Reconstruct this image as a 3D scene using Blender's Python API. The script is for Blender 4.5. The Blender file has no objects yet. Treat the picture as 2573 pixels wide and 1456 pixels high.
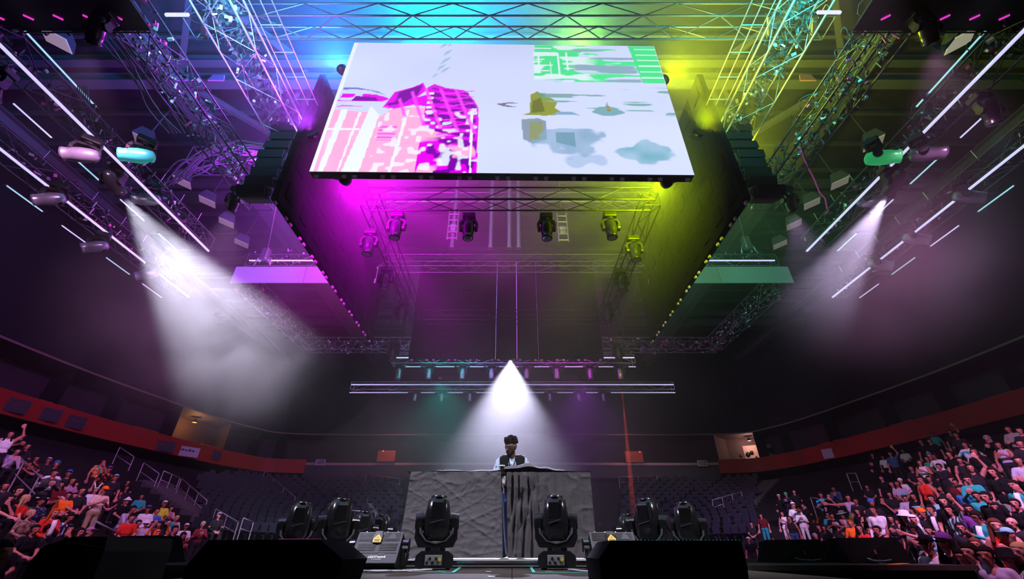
import bpy, bmesh, math, random
import numpy as np
from mathutils import Vector, Matrix, Euler

SC = bpy.context.scene
COL = SC.collection
R = math.radians

# ---------------------------------------------------------------- camera
W_PX, H_PX, F_PX = 2573.0, 1456.0, 1073.0
PITCH = R(31.5)
CAM_Z = 1.67
cam_data = bpy.data.cameras.new('camera')
cam_data.sensor_width = 36.0
cam_data.lens = F_PX / W_PX * 36.0
cam_data.clip_start = 0.05
cam_data.clip_end = 300
cam = bpy.data.objects.new('camera', cam_data)
cam.location = (0, 0, CAM_Z)
cam.rotation_euler = (math.pi / 2 + PITCH, 0, 0)
COL.objects.link(cam)
SC.camera = cam

# ---------------------------------------------------------------- world, view
world = bpy.data.worlds.new('world')
SC.world = world
world.use_nodes = True
world.node_tree.nodes['Background'].inputs[0].default_value = (0.02, 0.02, 0.03, 1)
world.node_tree.nodes['Background'].inputs[1].default_value = 0.0
vs = SC.view_settings
vs.view_transform = 'Standard'
vs.look = 'None'
vs.exposure = 0.0
vs.gamma = 1.0
vs.use_curve_mapping = False
SC.cycles.volume_bounces = 0
SC.cycles.volume_step_rate = 3.0
SC.cycles.max_bounces = 3
SC.cycles.diffuse_bounces = 2
SC.cycles.glossy_bounces = 2
SC.cycles.transparent_max_bounces = 8
SC.cycles.sample_clamp_direct = 0
SC.cycles.sample_clamp_indirect = 4.0

HAZE = 0.0009          # scattering per metre of the stage haze

def add_light(name, kind, loc, color, energy, target=None, parent=None, **kw):
    ld = bpy.data.lights.new(name, kind)
    ld.color = color
    ld.energy = energy
    for k, v in kw.items():
        setattr(ld, k, v)
    o = bpy.data.objects.new(name, ld)
    COL.objects.link(o)
    o.location = loc
    if target is not None:
        o.rotation_euler = (Vector(target) - Vector(loc)).to_track_quat('-Z', 'Y').to_euler()
    return o

# pixel of the photograph -> direction; a distance comes from a plane the thing stands on
def ray(u, v):
    a = (u - W_PX / 2) / F_PX
    b = (H_PX / 2 - v) / F_PX
    return Vector((a, math.cos(PITCH) - b * math.sin(PITCH), math.sin(PITCH) + b * math.cos(PITCH)))
CAM = Vector((0, 0, CAM_Z))
def at_Y(u, v, Y):
    d = ray(u, v); return CAM + d * (Y / d.y)
def at_Z(u, v, Z):
    d = ray(u, v); return CAM + d * ((Z - CAM_Z) / d.z)
def at_X(u, v, X):
    d = ray(u, v); return CAM + d * (X / d.x)

# the lamps that light the haze and the house (most hang in the rig)
LIT = {}
LIT['beam_l'] = 27000
LIT['beam_r'] = 11000
LIT['beam_c'] = 52000
LIT['beam_red'] = 90000
LIT['wash'] = [
    # label, place, colour, watts, aim, cone
    ('cyan wash lamp on the top edge of the lit screen, left of its middle', (-2.8, 8.25, 16.55), (0.0, 0.46, 1.0), 38000, (-2.8, 7.0, 22), 165),
    ('blue wash lamp behind the upper left corner of the lit screen', (-5.9, 8.6, 15.9), (0.02, 0.22, 1.0), 16000, (-8, 8.0, 19), 160),
    ('green wash lamp on the top edge of the lit screen, right of its middle', (2.4, 8.4, 16.5), (0.18, 0.55, 0.05), 12000, (2.8, 7.2, 22), 165),
    ('olive wash lamp behind the upper right corner of the lit screen', (5.3, 8.8, 15.6), (0.42, 0.50, 0.0), 7500, (8, 8.5, 18), 160),
    ('yellow wash lamp outside the right hanging screen near its front', (7.7, 10.4, 12.6), (0.42, 0.50, 0.0), 7000, (9.5, 10.5, 17.5), 130),
    ('magenta wash lamp behind the lower left corner of the lit screen', (-4.6, 8.5, 10.45), (0.75, 0.0, 0.85), 10000, (-4.0, 13.0, 13.5), 150),
    ('violet wash lamp outside the left hanging screen near its front', (-7.8, 10.4, 12.4), (0.42, 0.02, 0.95), 6000, (-10, 12.5, 15.0), 150),
    ('lime wash lamp behind the lower right corner of the lit screen', (4.3, 8.6, 10.45), (0.34, 0.50, 0.0), 6500, (3.8, 13.0, 13.5), 150),
    ('teal wash lamp under the nearer truss behind the booth, left of the white beam', (-3.6, 20.6, 9.0), (0.0, 0.50, 0.42), 2600, (-3.6, 25.0, 3.0), 130),
    ('purple wash lamp under the nearer truss behind the booth, right of the white beam', (3.6, 20.6, 9.0), (0.30, 0.03, 0.55), 3000, (3.8, 25.0, 3.0), 130),
    ('violet edge lamp between the lit screen and the left speakers', (-6.0, 8.5, 12.4), (0.42, 0.03, 0.95), 3000, (-6.6, 6.6, 13.0), 140),
    ('olive edge lamp between the lit screen and the right speakers', (5.7, 8.6, 12.6), (0.42, 0.50, 0.0), 3000, (6.4, 6.6, 13.2), 140),
    ('cyan lamp under the wide truss left of the screen', (-6.4, 4.6, 12.3), (0.15, 0.75, 1.0), 1900, (-7.6, 5.9, 13.8), 140),
    ('turquoise lamp under the wide truss right of the screen', (6.4, 4.6, 12.3), (0.05, 0.9, 0.7), 1700, (7.6, 5.9, 13.8), 140),
]
LIT['suite_l'] = 110
LIT['suite_r'] = 120
LIT['end'] = 120
# lamps in the rig that light the stands and the stage front: place, colour, watts, aim, cone
LIT['house'] = [
    ('lamp on the black cable truss lighting the left stand', (-8.4, 4.6, 11.2), (0.95, 0.42, 0.85), 4000, (-15, 14, 2.0), 85),
    ('second lamp on the black cable truss lighting the left stand', (-8.4, 9.6, 11.2), (0.85, 0.42, 0.95), 700, (-17, 22, 2.5), 70),
    ('lamp on the black cable truss lighting the right stand', (8.4, 4.6, 11.2), (0.95, 0.36, 0.85), 8500, (14.0, 13, 1.0), 74),
    ('second lamp on the black cable truss lighting the right stand', (8.4, 9.6, 11.2), (0.75, 0.42, 1.0), 600, (15, 20, 0.5), 60),
    ('turquoise side lamp on the inner right truss lighting the right crowd', (10.6, 6.0, 10.5), (0.10, 0.75, 0.80), 1100, (13.0, 11, 0.5), 75),
    ('turquoise side lamp on the inner left truss lighting the left crowd', (-10.9, 5.4, 10.5), (0.10, 0.65, 0.85), 150, (-14.5, 14, 1.5), 90),
    ('added pink lamp on the wide truss lighting the crowd by the right stage wing', (5.9, 3.2, 13.3), (1.0, 0.40, 0.75), 5200, (8.3, 7.4, 1.0), 34),  # put in to brighten the dim crowd beside the wing
    ('cool front lamp on the cyan lit truss beside the screen, left', (-7.55, 2.3, 13.3), (0.80, 0.80, 1.0), 7200, (-0.8, 6.2, 1.9), 30),
    ('cool front lamp on the cyan lit truss beside the screen, right', (7.55, 2.3, 13.3), (0.92, 0.84, 0.95), 6200, (0.6, 6.2, 1.9), 30),
]
# ---------------------------------------------------------------- materials
MATS = {}
def mat(name, col, rough=0.6, metal=0.0, var=0.12, scale=6.0, bump=0.0, emit=None, estr=0.0, spec=None):
    if name in MATS: return MATS[name]
    m = bpy.data.materials.new(name)
    m.use_nodes = True
    nt = m.node_tree; N = nt.nodes; L = nt.links
    b = N['Principled BSDF']
    b.inputs['Roughness'].default_value = rough
    b.inputs['Metallic'].default_value = metal
    if spec is not None: b.inputs['Specular IOR Level'].default_value = spec
    if var > 0:
        tc = N.new('ShaderNodeTexCoord'); nz = N.new('ShaderNodeTexNoise')
        nz.inputs['Scale'].default_value = scale; nz.inputs['Detail'].default_value = 4
        L.new(tc.outputs['Object'], nz.inputs['Vector'])
        mx = N.new('ShaderNodeMix'); mx.data_type = 'RGBA'
        mx.inputs[6].default_value = tuple(c * (1 - var) for c in col) + (1,)
        mx.inputs[7].default_value = tuple(min(1, c * (1 + var)) for c in col) + (1,)
        L.new(nz.outputs['Fac'], mx.inputs[0]); L.new(mx.outputs[2], b.inputs['Base Color'])
        if bump > 0:
            bp = N.new('ShaderNodeBump'); bp.inputs['Strength'].default_value = bump
            bp.inputs['Distance'].default_value = 0.02
            L.new(nz.outputs['Fac'], bp.inputs['Height']); L.new(bp.outputs['Normal'], b.inputs['Normal'])
    else:
        b.inputs['Base Color'].default_value = tuple(col) + (1,)
    if emit is not None:
        b.inputs['Emission Color'].default_value = tuple(emit) + (1,)
        b.inputs['Emission Strength'].default_value = estr
    MATS[name] = m
    return m

M_ALU = mat('aluminium', (0.62, 0.62, 0.66), 0.35, 0.9, 0.1, 20)
M_ALUD = mat('dark_aluminium', (0.10, 0.10, 0.12), 0.45, 0.6, 0.1, 20)
M_BLACK = mat('black_paint', (0.008, 0.008, 0.009), 0.45, 0.0, 0.2, 14)
M_GLOSS = mat('black_gloss', (0.012, 0.012, 0.014), 0.22, 0.0, 0.2, 10, spec=0.6)
M_RUB = mat('black_rubber', (0.010, 0.010, 0.011), 0.7)
M_STEEL = mat('roof_steel', (0.08, 0.075, 0.08), 0.6, 0.0, 0.15, 3)
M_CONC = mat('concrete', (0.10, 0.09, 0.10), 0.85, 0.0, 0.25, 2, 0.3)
M_DARKWALL = mat('dark_wall', (0.008, 0.008, 0.010), 0.9, 0.0, 0.3, 0.7)
M_DECK = mat('stage_deck_paint', (0.060, 0.050, 0.042), 0.9, 0.0, 0.45, 5, 0.15, spec=0.05)
M_TRUSSD = mat('dull_aluminium', (0.22, 0.22, 0.25), 0.5, 0.5, 0.1, 20)
M_RED = mat('red_fascia', (0.50, 0.035, 0.02), 0.6, 0.0, 0.2, 3)
M_CHROME = mat('chrome', (0.8, 0.8, 0.82), 0.15, 1.0, 0.0)
M_RAIL = mat('rail_steel', (0.45, 0.38, 0.48), 0.35, 0.5, 0.1, 10)
M_WHITE = mat('white_plastic', (0.8, 0.8, 0.8), 0.4, 0, 0.04)
M_TUBE = mat('led_tube', (0.8, 0.8, 0.9), 0.4, 0, 0, emit=(0.62, 0.60, 1.0), estr=1.0)
M_TUBE2 = mat('led_tube_cyan', (0.8, 0.8, 0.9), 0.4, 0, 0, emit=(0.35, 0.85, 0.95), estr=0.8)
M_LENS = mat('lens_glass', (0.55, 0.5, 0.6), 0.08, 0.6, 0, spec=0.8)

# ---------------------------------------------------------------- mesh builder
class MB:
    def __init__(s): s.v = []; s.f = []; s.mi = []; s.sm = []
    def add(s, vs, fs, mi=0, smooth=False, M=None):
        o = len(s.v)
        if M is not None: vs = [tuple(M @ Vector(v)) for v in vs]
        s.v += [tuple(v) for v in vs]
        for f in fs:
            s.f.append(tuple(i + o for i in f)); s.mi.append(mi); s.sm.append(smooth)
        return s
    def box(s, c, d, mi=0, M=None, bev=0.0):
        x, y, z = d[0] / 2, d[1] / 2, d[2] / 2
        if bev <= 0:
            vs = [(c[0] + sx * x, c[1] + sy * y, c[2] + sz * z) for sx in (-1, 1) for sy in (-1, 1) for sz in (-1, 1)]
            fs = [(0, 1, 3, 2), (4, 6, 7, 5), (0, 4, 5, 1), (2, 3, 7, 6), (0, 2, 6, 4), (1, 5, 7, 3)]
            return s.add(vs, fs, mi, False, M)
        b = min(bev, x * .9, y * .9, z * .9)
        bm = bmesh.new(); bmesh.ops.create_cube(bm, size=1)
        for v in bm.verts: v.co = Vector((c[0] + v.co.x * d[0], c[1] + v.co.y * d[1], c[2] + v.co.z * d[2]))
        bmesh.ops.bevel(bm, geom=bm.edges[:], offset=b, segments=2, affect='EDGES', profile=0.5)
        bm.verts.ensure_lookup_table()
        vs = [v.co.copy() for v in bm.verts]; fs = [[v.index for v in f.verts] for f in bm.faces]
        bm.free()
        return s.add(vs, fs, mi, False, M)
    def cyl(s, a, b, r, r2=None, n=10, mi=0, M=None, caps=True, smooth=True):
        a = Vector(a); b = Vector(b); r2 = r if r2 is None else r2
        ax = (b - a).normalized()
        t = Vector((0, 0, 1)) if abs(ax.z) < 0.9 else Vector((1, 0, 0))
        u = ax.cross(t).normalized(); w = ax.cross(u)
        vs = []
        for p, rr in ((a, r), (b, r2)):
            for i in range(n):
                an = 2 * math.pi * i / n
                vs.append(p + u * (rr * math.cos(an)) + w * (rr * math.sin(an)))
        fs = [(i, n + i, n + (i + 1) % n, (i + 1) % n) for i in range(n)]
        s.add(vs, fs, mi, smooth, M)
        if caps:
            s.add(vs, [tuple(range(n)), tuple(range(2 * n - 1, n - 1, -1))], mi, False, M)
        return s
    def tube(s, pts, r, n=6, mi=0, M=None, closed=False):
        pts = [Vector(p) for p in pts]; m = len(pts); vs = []
        prev = None
        for i, p in enumerate(pts):
            t = (pts[(i + 1) % m] - pts[i - 1]) if closed else (pts[min(i + 1, m - 1)] - pts[max(i - 1, 0)])
            if t.length < 1e-9: t = Vector((0, 0, 1))
            t.normalize()
            if prev is None:
                k = Vector((0, 0, 1)) if abs(t.z) < 0.9 else Vector((1, 0, 0))
                u = t.cross(k).normalized()
            else:
                u = prev - t * prev.dot(t)
                u = u.normalized() if u.length > 1e-6 else t.orthogonal().normalized()
            prev = u; w = t.cross(u)
            rr = r[i] if isinstance(r, (list, tuple)) else r
            for j in range(n):
                an = 2 * math.pi * j / n
                vs.append(p + u * (rr * math.cos(an)) + w * (rr * math.sin(an)))
        fs = []
        for i in range(m if closed else m - 1):
            k = (i + 1) % m
            for j in range(n):
                fs.append((i * n + j, i * n + (j + 1) % n, k * n + (j + 1) % n, k * n + j))
        if not closed:
            fs += [tuple(range(n - 1, -1, -1)), tuple(range((m - 1) * n, m * n))]
        return s.add(vs, fs, mi, True, M)
    def lathe(s, prof, n=16, mi=0, M=None, sx=1.0, sy=1.0):
        vs = []; m = len(prof)
        for r, z in prof:
            for i in range(n):
                an = 2 * math.pi * i / n
                vs.append((r * math.cos(an) * sx, r * math.sin(an) * sy, z))
        fs = [(k * n + i, k * n + (i + 1) % n, (k + 1) * n + (i + 1) % n, (k + 1) * n + i) for k in range(m - 1) for i in range(n)]
        s.add(vs, fs, mi, True, M)
        s.add(vs, [tuple(range(n - 1, -1, -1)), tuple(range((m - 1) * n, m * n))], mi, False, M)
        return s
    def prism(s, poly, y0, y1, mi=0, M=None):     # polygon in xz, extruded along y
        n = len(poly)
        vs = [(x, y0, z) for x, z in poly] + [(x, y1, z) for x, z in poly]
        fs = [tuple(range(n)), tuple(range(2 * n - 1, n - 1, -1))]
        fs += [((i + 1) % n, i, n + i, n + (i + 1) % n) for i in range(n)]
        return s.add(vs, fs, mi, False, M)
    def mesh(s, name, mats):
        me = bpy.data.meshes.new(name)
        me.from_pydata(s.v, [], s.f)
        mats = mats if isinstance(mats, (list, tuple)) else [mats]
        for m in mats: me.materials.append(m)
        if len(mats) > 1: me.polygons.foreach_set('material_index', s.mi)
        me.polygons.foreach_set('use_smooth', s.sm)
        me.update()
        return me
    def build(s, name, mats, parent=None, loc=(0, 0, 0), rot=(0, 0, 0)):
        return link(name, s.mesh(name, mats), parent, loc, rot)

def link(name, me, parent=None, loc=(0, 0, 0), rot=(0, 0, 0), scale=None):
    o = bpy.data.objects.new(name, me)
    COL.objects.link(o)
    o.location = loc; o.rotation_euler = rot
    if scale is not None: o.scale = scale
    if parent is not None: o.parent = parent
    return o
def tag(o, label, cat, group=None, kind=None):
    if label: o['label'] = label
    if cat: o['category'] = cat
    if group: o['group'] = group
    if kind: o['kind'] = kind
    return o
def thing(name, label, cat, loc=(0, 0, 0), rot=(0, 0, 0), group=None):
    o = bpy.data.objects.new(name, None)
    o.empty_display_size = 0.2
    COL.objects.link(o)
    o.location = loc; o.rotation_euler = rot
    return tag(o, label, cat, group)
def struct(o, label=None):
    o['kind'] = 'structure'
    if label: o['label'] = label
    return o
def copy_tree(o, parent=None):
    c = o.copy(); COL.objects.link(c); c.parent = parent
    for ch in list(o.children): copy_tree(ch, c)
    return c

_text_cache = {}
def text_mesh(name, body, size, material, parent=None, loc=(0, 0, 0), rot=(0, 0, 0), align='CENTER', ext=0.002, bold=0.0):
    cu = bpy.data.curves.new(name, 'FONT')
    cu.body = body; cu.size = size; cu.extrude = ext; cu.align_x = align; cu.align_y = 'CENTER'; cu.offset = bold
    cu.resolution_u = 2
    t = bpy.data.objects.new('tmp_text', cu); COL.objects.link(t)
    dg = bpy.context.evaluated_depsgraph_get()
    me = bpy.data.meshes.new_from_object(t.evaluated_get(dg))
    bpy.data.objects.remove(t); bpy.data.curves.remove(cu)
    me.name = name
    me.materials.clear(); me.materials.append(material)
    return link(name, me, parent, loc, rot)
rng = random.Random(7)
# ================================================================ THE HALL
o = MB().box((0, 20, -0.1), (70, 60, 0.2)).build('floor', mat('arena_floor', (0.03, 0.03, 0.035), 0.5, 0, 0.3, 2)); struct(o, 'dark arena floor')
roof = MB().box((0, 20, 22.1), (70, 60, 0.3)).build('ceiling', mat('roof_deck', (0.025, 0.022, 0.028), 0.9, 0, 0.25, 1.5)); struct(roof, 'dark roof deck of the arena')
o = MB().box((0, 49, 11), (70, 0.3, 22)).build('wall_back', M_DARKWALL); struct(o)
o = MB().box((-34, 20, 11), (0.3, 60, 22)).build('wall_left', M_DARKWALL); struct(o)
o = MB().box((34, 20, 11), (0.3, 60, 22)).build('wall_right', M_DARKWALL); struct(o)

# roof steel: parts of the ceiling
def ibeam(a, b, w=0.45, h=0.55, m=None, name='roof_beam'):
    a = Vector(a); b = Vector(b); Ln = (b - a).length
    o = MB().box((Ln / 2, 0, h / 2), (Ln, w, 0.05)).box((Ln / 2, 0, -h / 2), (Ln, w, 0.05)).box((Ln / 2, 0, 0), (Ln, 0.06, h)).build(name, m or M_STEEL, roof, a)
    o.rotation_euler = (b - a).to_track_quat('X', 'Z').to_euler()
    return o
for sx in (-1, 1):
    ibeam((sx * 14.9, 3, 19.4), (sx * 14.9, 46, 19.4), 0.7, 0.7)
    ibeam((sx * 9.6, 13, 19.4), (sx * 9.6, 46, 19.4), 0.6, 0.6)
    ibeam((sx * 24, 3, 19.0), (sx * 24, 46, 19.0), 0.6, 0.6)
for y in (11.4, 18.8, 26.5, 35):
    ibeam((-30, y, 19.6), (30, y, 19.6), 0.45, 0.5)
    ibeam((-30, y - 0.55, 20.2), (30, y - 0.55, 20.2), 0.35, 0.35)
for sx in (-1, 1):
    for y in (4.0, 11.4, 18.8):
        ibeam((sx * 14.9, y, 19.7), (sx * 9.4, y + 7.3, 20.6), 0.22, 0.22)
        ibeam((sx * 9.4, y, 20.4), (sx * 14.9, y + 7.3, 20.0), 0.18, 0.18)
pur = MB().box((0, 0, 0), (60, 0.16, 0.22)).mesh('purlin', M_STEEL)
for k in range(22): link('purlin', pur, roof, (0, 2.5 + k * 2.0, 21.6))
gus = MB().prism([(-.35, -.2), (.35, -.2), (.25, .2), (-.25, .2)], -.03, .03).mesh('gusset', mat('pink_gusset', (0.5, 0.2, 0.42), 0.5))
for sx in (-1, 1):
    for y in (11.4, 18.8):
        for dx in (0.4, 2.0): link('gusset', gus, roof, (sx * (14.9 - dx), y - 0.3, 19.35))

# ---- seating bowl: rows between an inner rail curve and the balcony line
IN = [(-8.6, -4), (-8.6, 8), (-9.2, 16), (-9.2, 21), (-7.6, 25.5), (-4.5, 28), (0, 28.6)]
OUT = [(-27.5, -4), (-27.5, 12), (-27.5, 23), (-26.6, 31), (-24.4, 40.3), (-19.8, 43.4), (0, 43.4)]
def curve(pts, n):
    P = [Vector((p[0], p[1], 0)) for p in pts]; out = []
    m = len(P) - 1
    for k in range(n + 1):
        q = k / n * m; i = min(int(q), m - 1); s = q - i
        p0, p1, p2, p3 = P[max(i - 1, 0)], P[i], P[i + 1], P[min(i + 2, m)]
        if i == m - 1: p3 = Vector((-P[m - 1].x, P[m - 1].y, 0))
        out.append(0.5 * ((2 * p1) + (p2 - p0) * s + (2 * p0 - 5 * p1 + 4 * p2 - p3) * s * s + (3 * p1 - p0 - 3 * p2 + p3) * s ** 3))
    return out
NS = 60
ci = curve(IN, NS); co = curve(OUT, NS)
ci = ci + [Vector((-p.x, p.y, 0)) for p in ci[-2::-1]]
co = co + [Vector((-p.x, p.y, 0)) for p in co[-2::-1]]
ROWS = 20; Z0, Z1 = 0.35, 7.1
def row_z(k): return Z0 + (Z1 - Z0) * k / (ROWS - 1)
CI = np.array([[p.x, p.y] for p in ci]); CO = np.array([[p.x, p.y] for p in co])
def bowl_t(x, y):
    """fraction 0..1 across the bowl at x,y (negative on the floor, >1 beyond)"""
    P = np.array([x, y]); d = CO - CI; L2 = (d ** 2).sum(1)
    t = ((P - CI) * d).sum(1) / L2
    q = CI + d * t[:, None]
    k = np.argmin(((q - P) ** 2).sum(1) + np.where((t < -0.6) | (t > 1.5), 1e3, 0))
    return t[k], k
def ground(x, y):
    t, k = bowl_t(x, y)
    if t <= 0: return 0.0
    return row_z(min(int(t * ROWS), ROWS - 1))
def march(u, v, h, dmin=4.0, dmax=48.0):
    """walk along a pixel's ray until a thing of height h standing on floor or stand reaches it"""
    d = ray(u, v); s = dmin
    prev = None
    while s < dmax:
        p = CAM + d * s
        g = ground(p.x, p.y)
        if p.z - g - h <= 0:
            return p, g
        if g > Z1 - 0.5: return p, g
        s += 0.08
    return march_last(d, h)
def march_last(d, h):
    # nothing reached: the thing stands on the last row
    s = 6.0
    while s < 60:
        p = CAM + d * s; t, k = bowl_t(p.x, p.y)
        if t > 0.93: return p, p.z - h if False else ground(p.x, p.y)
        s += 0.1
    return CAM + d * s, Z1
bowl = thing('seating_bowl', None, None); struct(bowl, 'dark concrete steps of the seating bowl')
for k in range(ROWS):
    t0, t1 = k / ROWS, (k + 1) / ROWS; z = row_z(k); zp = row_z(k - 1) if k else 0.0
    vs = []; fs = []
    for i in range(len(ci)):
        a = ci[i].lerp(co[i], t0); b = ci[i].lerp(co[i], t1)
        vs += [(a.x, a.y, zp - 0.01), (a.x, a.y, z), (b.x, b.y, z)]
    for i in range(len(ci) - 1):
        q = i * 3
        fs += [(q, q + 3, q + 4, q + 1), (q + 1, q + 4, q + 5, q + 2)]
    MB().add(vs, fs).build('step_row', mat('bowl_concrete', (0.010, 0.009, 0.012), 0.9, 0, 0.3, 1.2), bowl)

# ---- balcony: red fascia panels, suites behind, dark wall above
def strip(i0, i1, off0, za, off1, zb):
    vs = []; fs = []
    for i in range(i0, i1 + 1):
        n_ = (ci[i] - co[i]).normalized()
        a = co[i] + n_ * off0; b = co[i] + n_ * off1
        vs += [(a.x, a.y, za), (b.x, b.y, zb)]
    for i in range(i1 - i0): fs.append((2 * i, 2 * i + 2, 2 * i + 3, 2 * i + 1))
    return vs, fs
NP_ = len(ci)
IEND = next(i for i in range(NP_) if co[i].y > 43.0 and co[i].x > -20.2)
bal = thing('trim_1', None, None); struct(bal, 'red balcony front round the bowl')
for rng_ in ((6, IEND), (NP_ - 1 - IEND, NP_ - 7)):
    i = rng_[0]
    while i < rng_[1]:
        j = min(i + 3, rng_[1]); mb = MB()
        mb.add(*strip(i, j, 0.35, 7.9, 0.35, 9.1)); mb.add(*strip(i, j, 0.35, 9.1, 0.1, 9.1)); mb.add(*strip(i, j, 0.1, 7.9, 0.35, 7.9))
        mb.build('fascia_panel', M_RED, bal); i = j
M_RAILP = mat('rail_pale', (0.62, 0.42, 0.40), 0.5, 0, 0.1)
endb = thing('trim_2', None, None); struct(endb, 'dark end balcony with a pale rail')
MB().add(*strip(IEND, NP_ - 1 - IEND, 0.3, 7.5, 0.3, 8.75)).build('end_panel', mat('end_panel', (0.07, 0.06, 0.07), 0.8), endb)
mb = MB(); mb.add(*strip(IEND, NP_ - 1 - IEND, 0.36, 8.62, 0.36, 8.84)); mb.add(*strip(IEND, NP_ - 1 - IEND, 0.36, 8.84, 0.1, 8.84))
mb.build('pale_rail', M_RAILP, endb)
sw = thing('wall_suites', None, None); struct(sw, 'dark suites recessed above the balcony')
M_SUITE = mat('suite_wall', (0.07, 0.045, 0.045), 0.8, 0, 0.3, 1)
MB().add(*strip(2, NP_ - 3, -3.0, 8.2, -3.0, 12.0)).build('back_wall', M_SUITE, sw)
MB().add(*strip(2, NP_ - 3, 0.1, 8.25, -3.0, 8.25)).build('suite_floor', M_SUITE, sw)
MB().add(*strip(2, NP_ - 3, -3.0, 11.45, 0.2, 11.45)).build('suite_ceiling', M_SUITE, sw)
mb = MB(); mb.add(*strip(2, NP_ - 3, 0.25, 11.40, 0.25, 11.52)); mb.build('header_edge', mat('header_edge', (0.30, 0.2, 0.16), 0.6), sw)
MB().add(*strip(2, NP_ - 3, 0.15, 11.5, -1.5, 22.0)).build('upper_wall', M_DARKWALL, sw)
for i in list(range(8, IEND + 1, 5)) + list(range(NP_ - 1 - IEND, NP_ - 8, 5)):
    n_ = (ci[i] - co[i]).normalized(); a = co[i] + n_ * -0.1; b = co[i] - n_ * 3.0
    MB().add([(a.x, a.y, 8.25), (b.x, b.y, 8.25), (b.x, b.y, 11.45), (a.x, a.y, 11.45)], [(0, 1, 2, 3)]).build('party_wall', M_SUITE, sw)
# counters with people's drinks inside the suites
def bowl_pt(i, off): 
    n_ = (ci[i] - co[i]).normalized(); return co[i] + n_ * off
for i, w in ((14, 'left, first'), (22, 'left, second'), (30, 'left, third'), (36, 'left, fourth'), (NP_ - 15, 'right, first'), (NP_ - 23, 'right, second'), (NP_ - 31, 'right, third'), (NP_ - 37, 'right, fourth')):
    p = bowl_pt(i, -1.0); q = bowl_pt(i + 2, -1.0)
    o = thing('suite_counter', 'orange lit counter in a suite above the red balcony, %s from the near end' % w, 'counter', (p.x, p.y, 8.25), (0, 0, math.atan2(q.y - p.y, q.x - p.x)))
    Ln = (q - p).length
    MB().box((Ln / 2, 0, 1.1), (Ln, 0.5, 0.08)).build('top', mat('counter_wood', (0.45, 0.16, 0.05), 0.5), o)
    MB().box((Ln / 2, 0.1, 0.53), (Ln, 0.08, 1.06)).build('front', M_SUITE, o)
def proj(p):
    d = Vector(p) - CAM; dep = d.y * math.cos(PITCH) + d.z * math.sin(PITCH); up = -d.y * math.sin(PITCH) + d.z * math.cos(PITCH)
    return W_PX / 2 + F_PX * d.x / dep, H_PX / 2 - F_PX * up / dep
for tagname, u, colr, en in (('left', 470, (1.0, 0.45, 0.08), LIT['suite_l']), ('right', 1890, (1.0, 0.55, 0.45), LIT['suite_r'])):
    i = min(range(8, NP_ - 8), key=lambda k: abs(proj(bowl_pt(k, -1.6) + Vector((0, 0, 10)))[0] - u))
    p = bowl_pt(i, -1.6); p.z = 11.35
    t = thing('ceiling_lamp', 'small lamp lighting the open suite on the %s' % tagname, 'lamp', p - Vector((0, 0, .35)))
    MB().lathe([(0.05, 0.3), (0.16, 0.1), (0.2, 0.0), (0.16, 0.0)], 12).build('shade', M_SUITE, t)
    add_light('suite_lamp', 'POINT', p - Vector((0, 0, 0.55)), colr, en, shadow_soft_size=0.15)
    if tagname == 'right': SUITE_R = i
# hanging round silhouettes in the right suite
p = bowl_pt(SUITE_R, -2.7); q_ = bowl_pt(SUITE_R + 1, -2.7); p.z = 9.9
wp = thing('suite_display', 'pale wall with dark round shapes in the open suite on the right', 'display', p, (0, 0, math.atan2(q_.y - p.y, q_.x - p.x)))
MB().box((0, 0.1, 0), (4.6, 0.06, 1.7)).build('board', mat('suite_board', (0.45, 0.32, 0.28), 0.7), wp)
r_ = random.Random(2)
for k in range(14):
    MB().lathe([(0.001, 0.05), (r_.uniform(.1, .26), 0.04), (0.1, 0.0)], 12, M=Matrix.Translation((r_.uniform(-2.1, 2.1), 0.0, r_.uniform(-.7, .5))) @ Euler((R(90), 0, 0)).to_matrix().to_4x4()).build('disc', M_BLACK, wp)

# ---- signs
M_SIGN = mat('sign_white', (0.70, 0.66, 0.72), 0.5, 0, 0.05)
M_INK = mat('sign_ink', (0.05, 0.05, 0.06), 0.6)
for txt, u, v, wpx in (('109', 805, 1163, 25), ('112', 1765, 1165, 25)):
    p = at_Y(u, v, 42.85)
    wv = wpx / F_PX * p.y / ray(u, v).y
    t = thing('section_sign', 'small white sign reading %s on the end balcony, %s of the booth' % (txt, 'left' if u < 1286 else 'right'), 'sign', p, (R(0), 0, R(0)))
    MB().box((0, 0, 0), (wv, 0.06, wv * 0.58), bev=0.05).build('plate', M_SIGN, t)
    text_mesh('number', txt, wv * 0.52, M_INK, t, (0, -0.036, 0), (R(90), 0, 0), bold=0.01)
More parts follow.
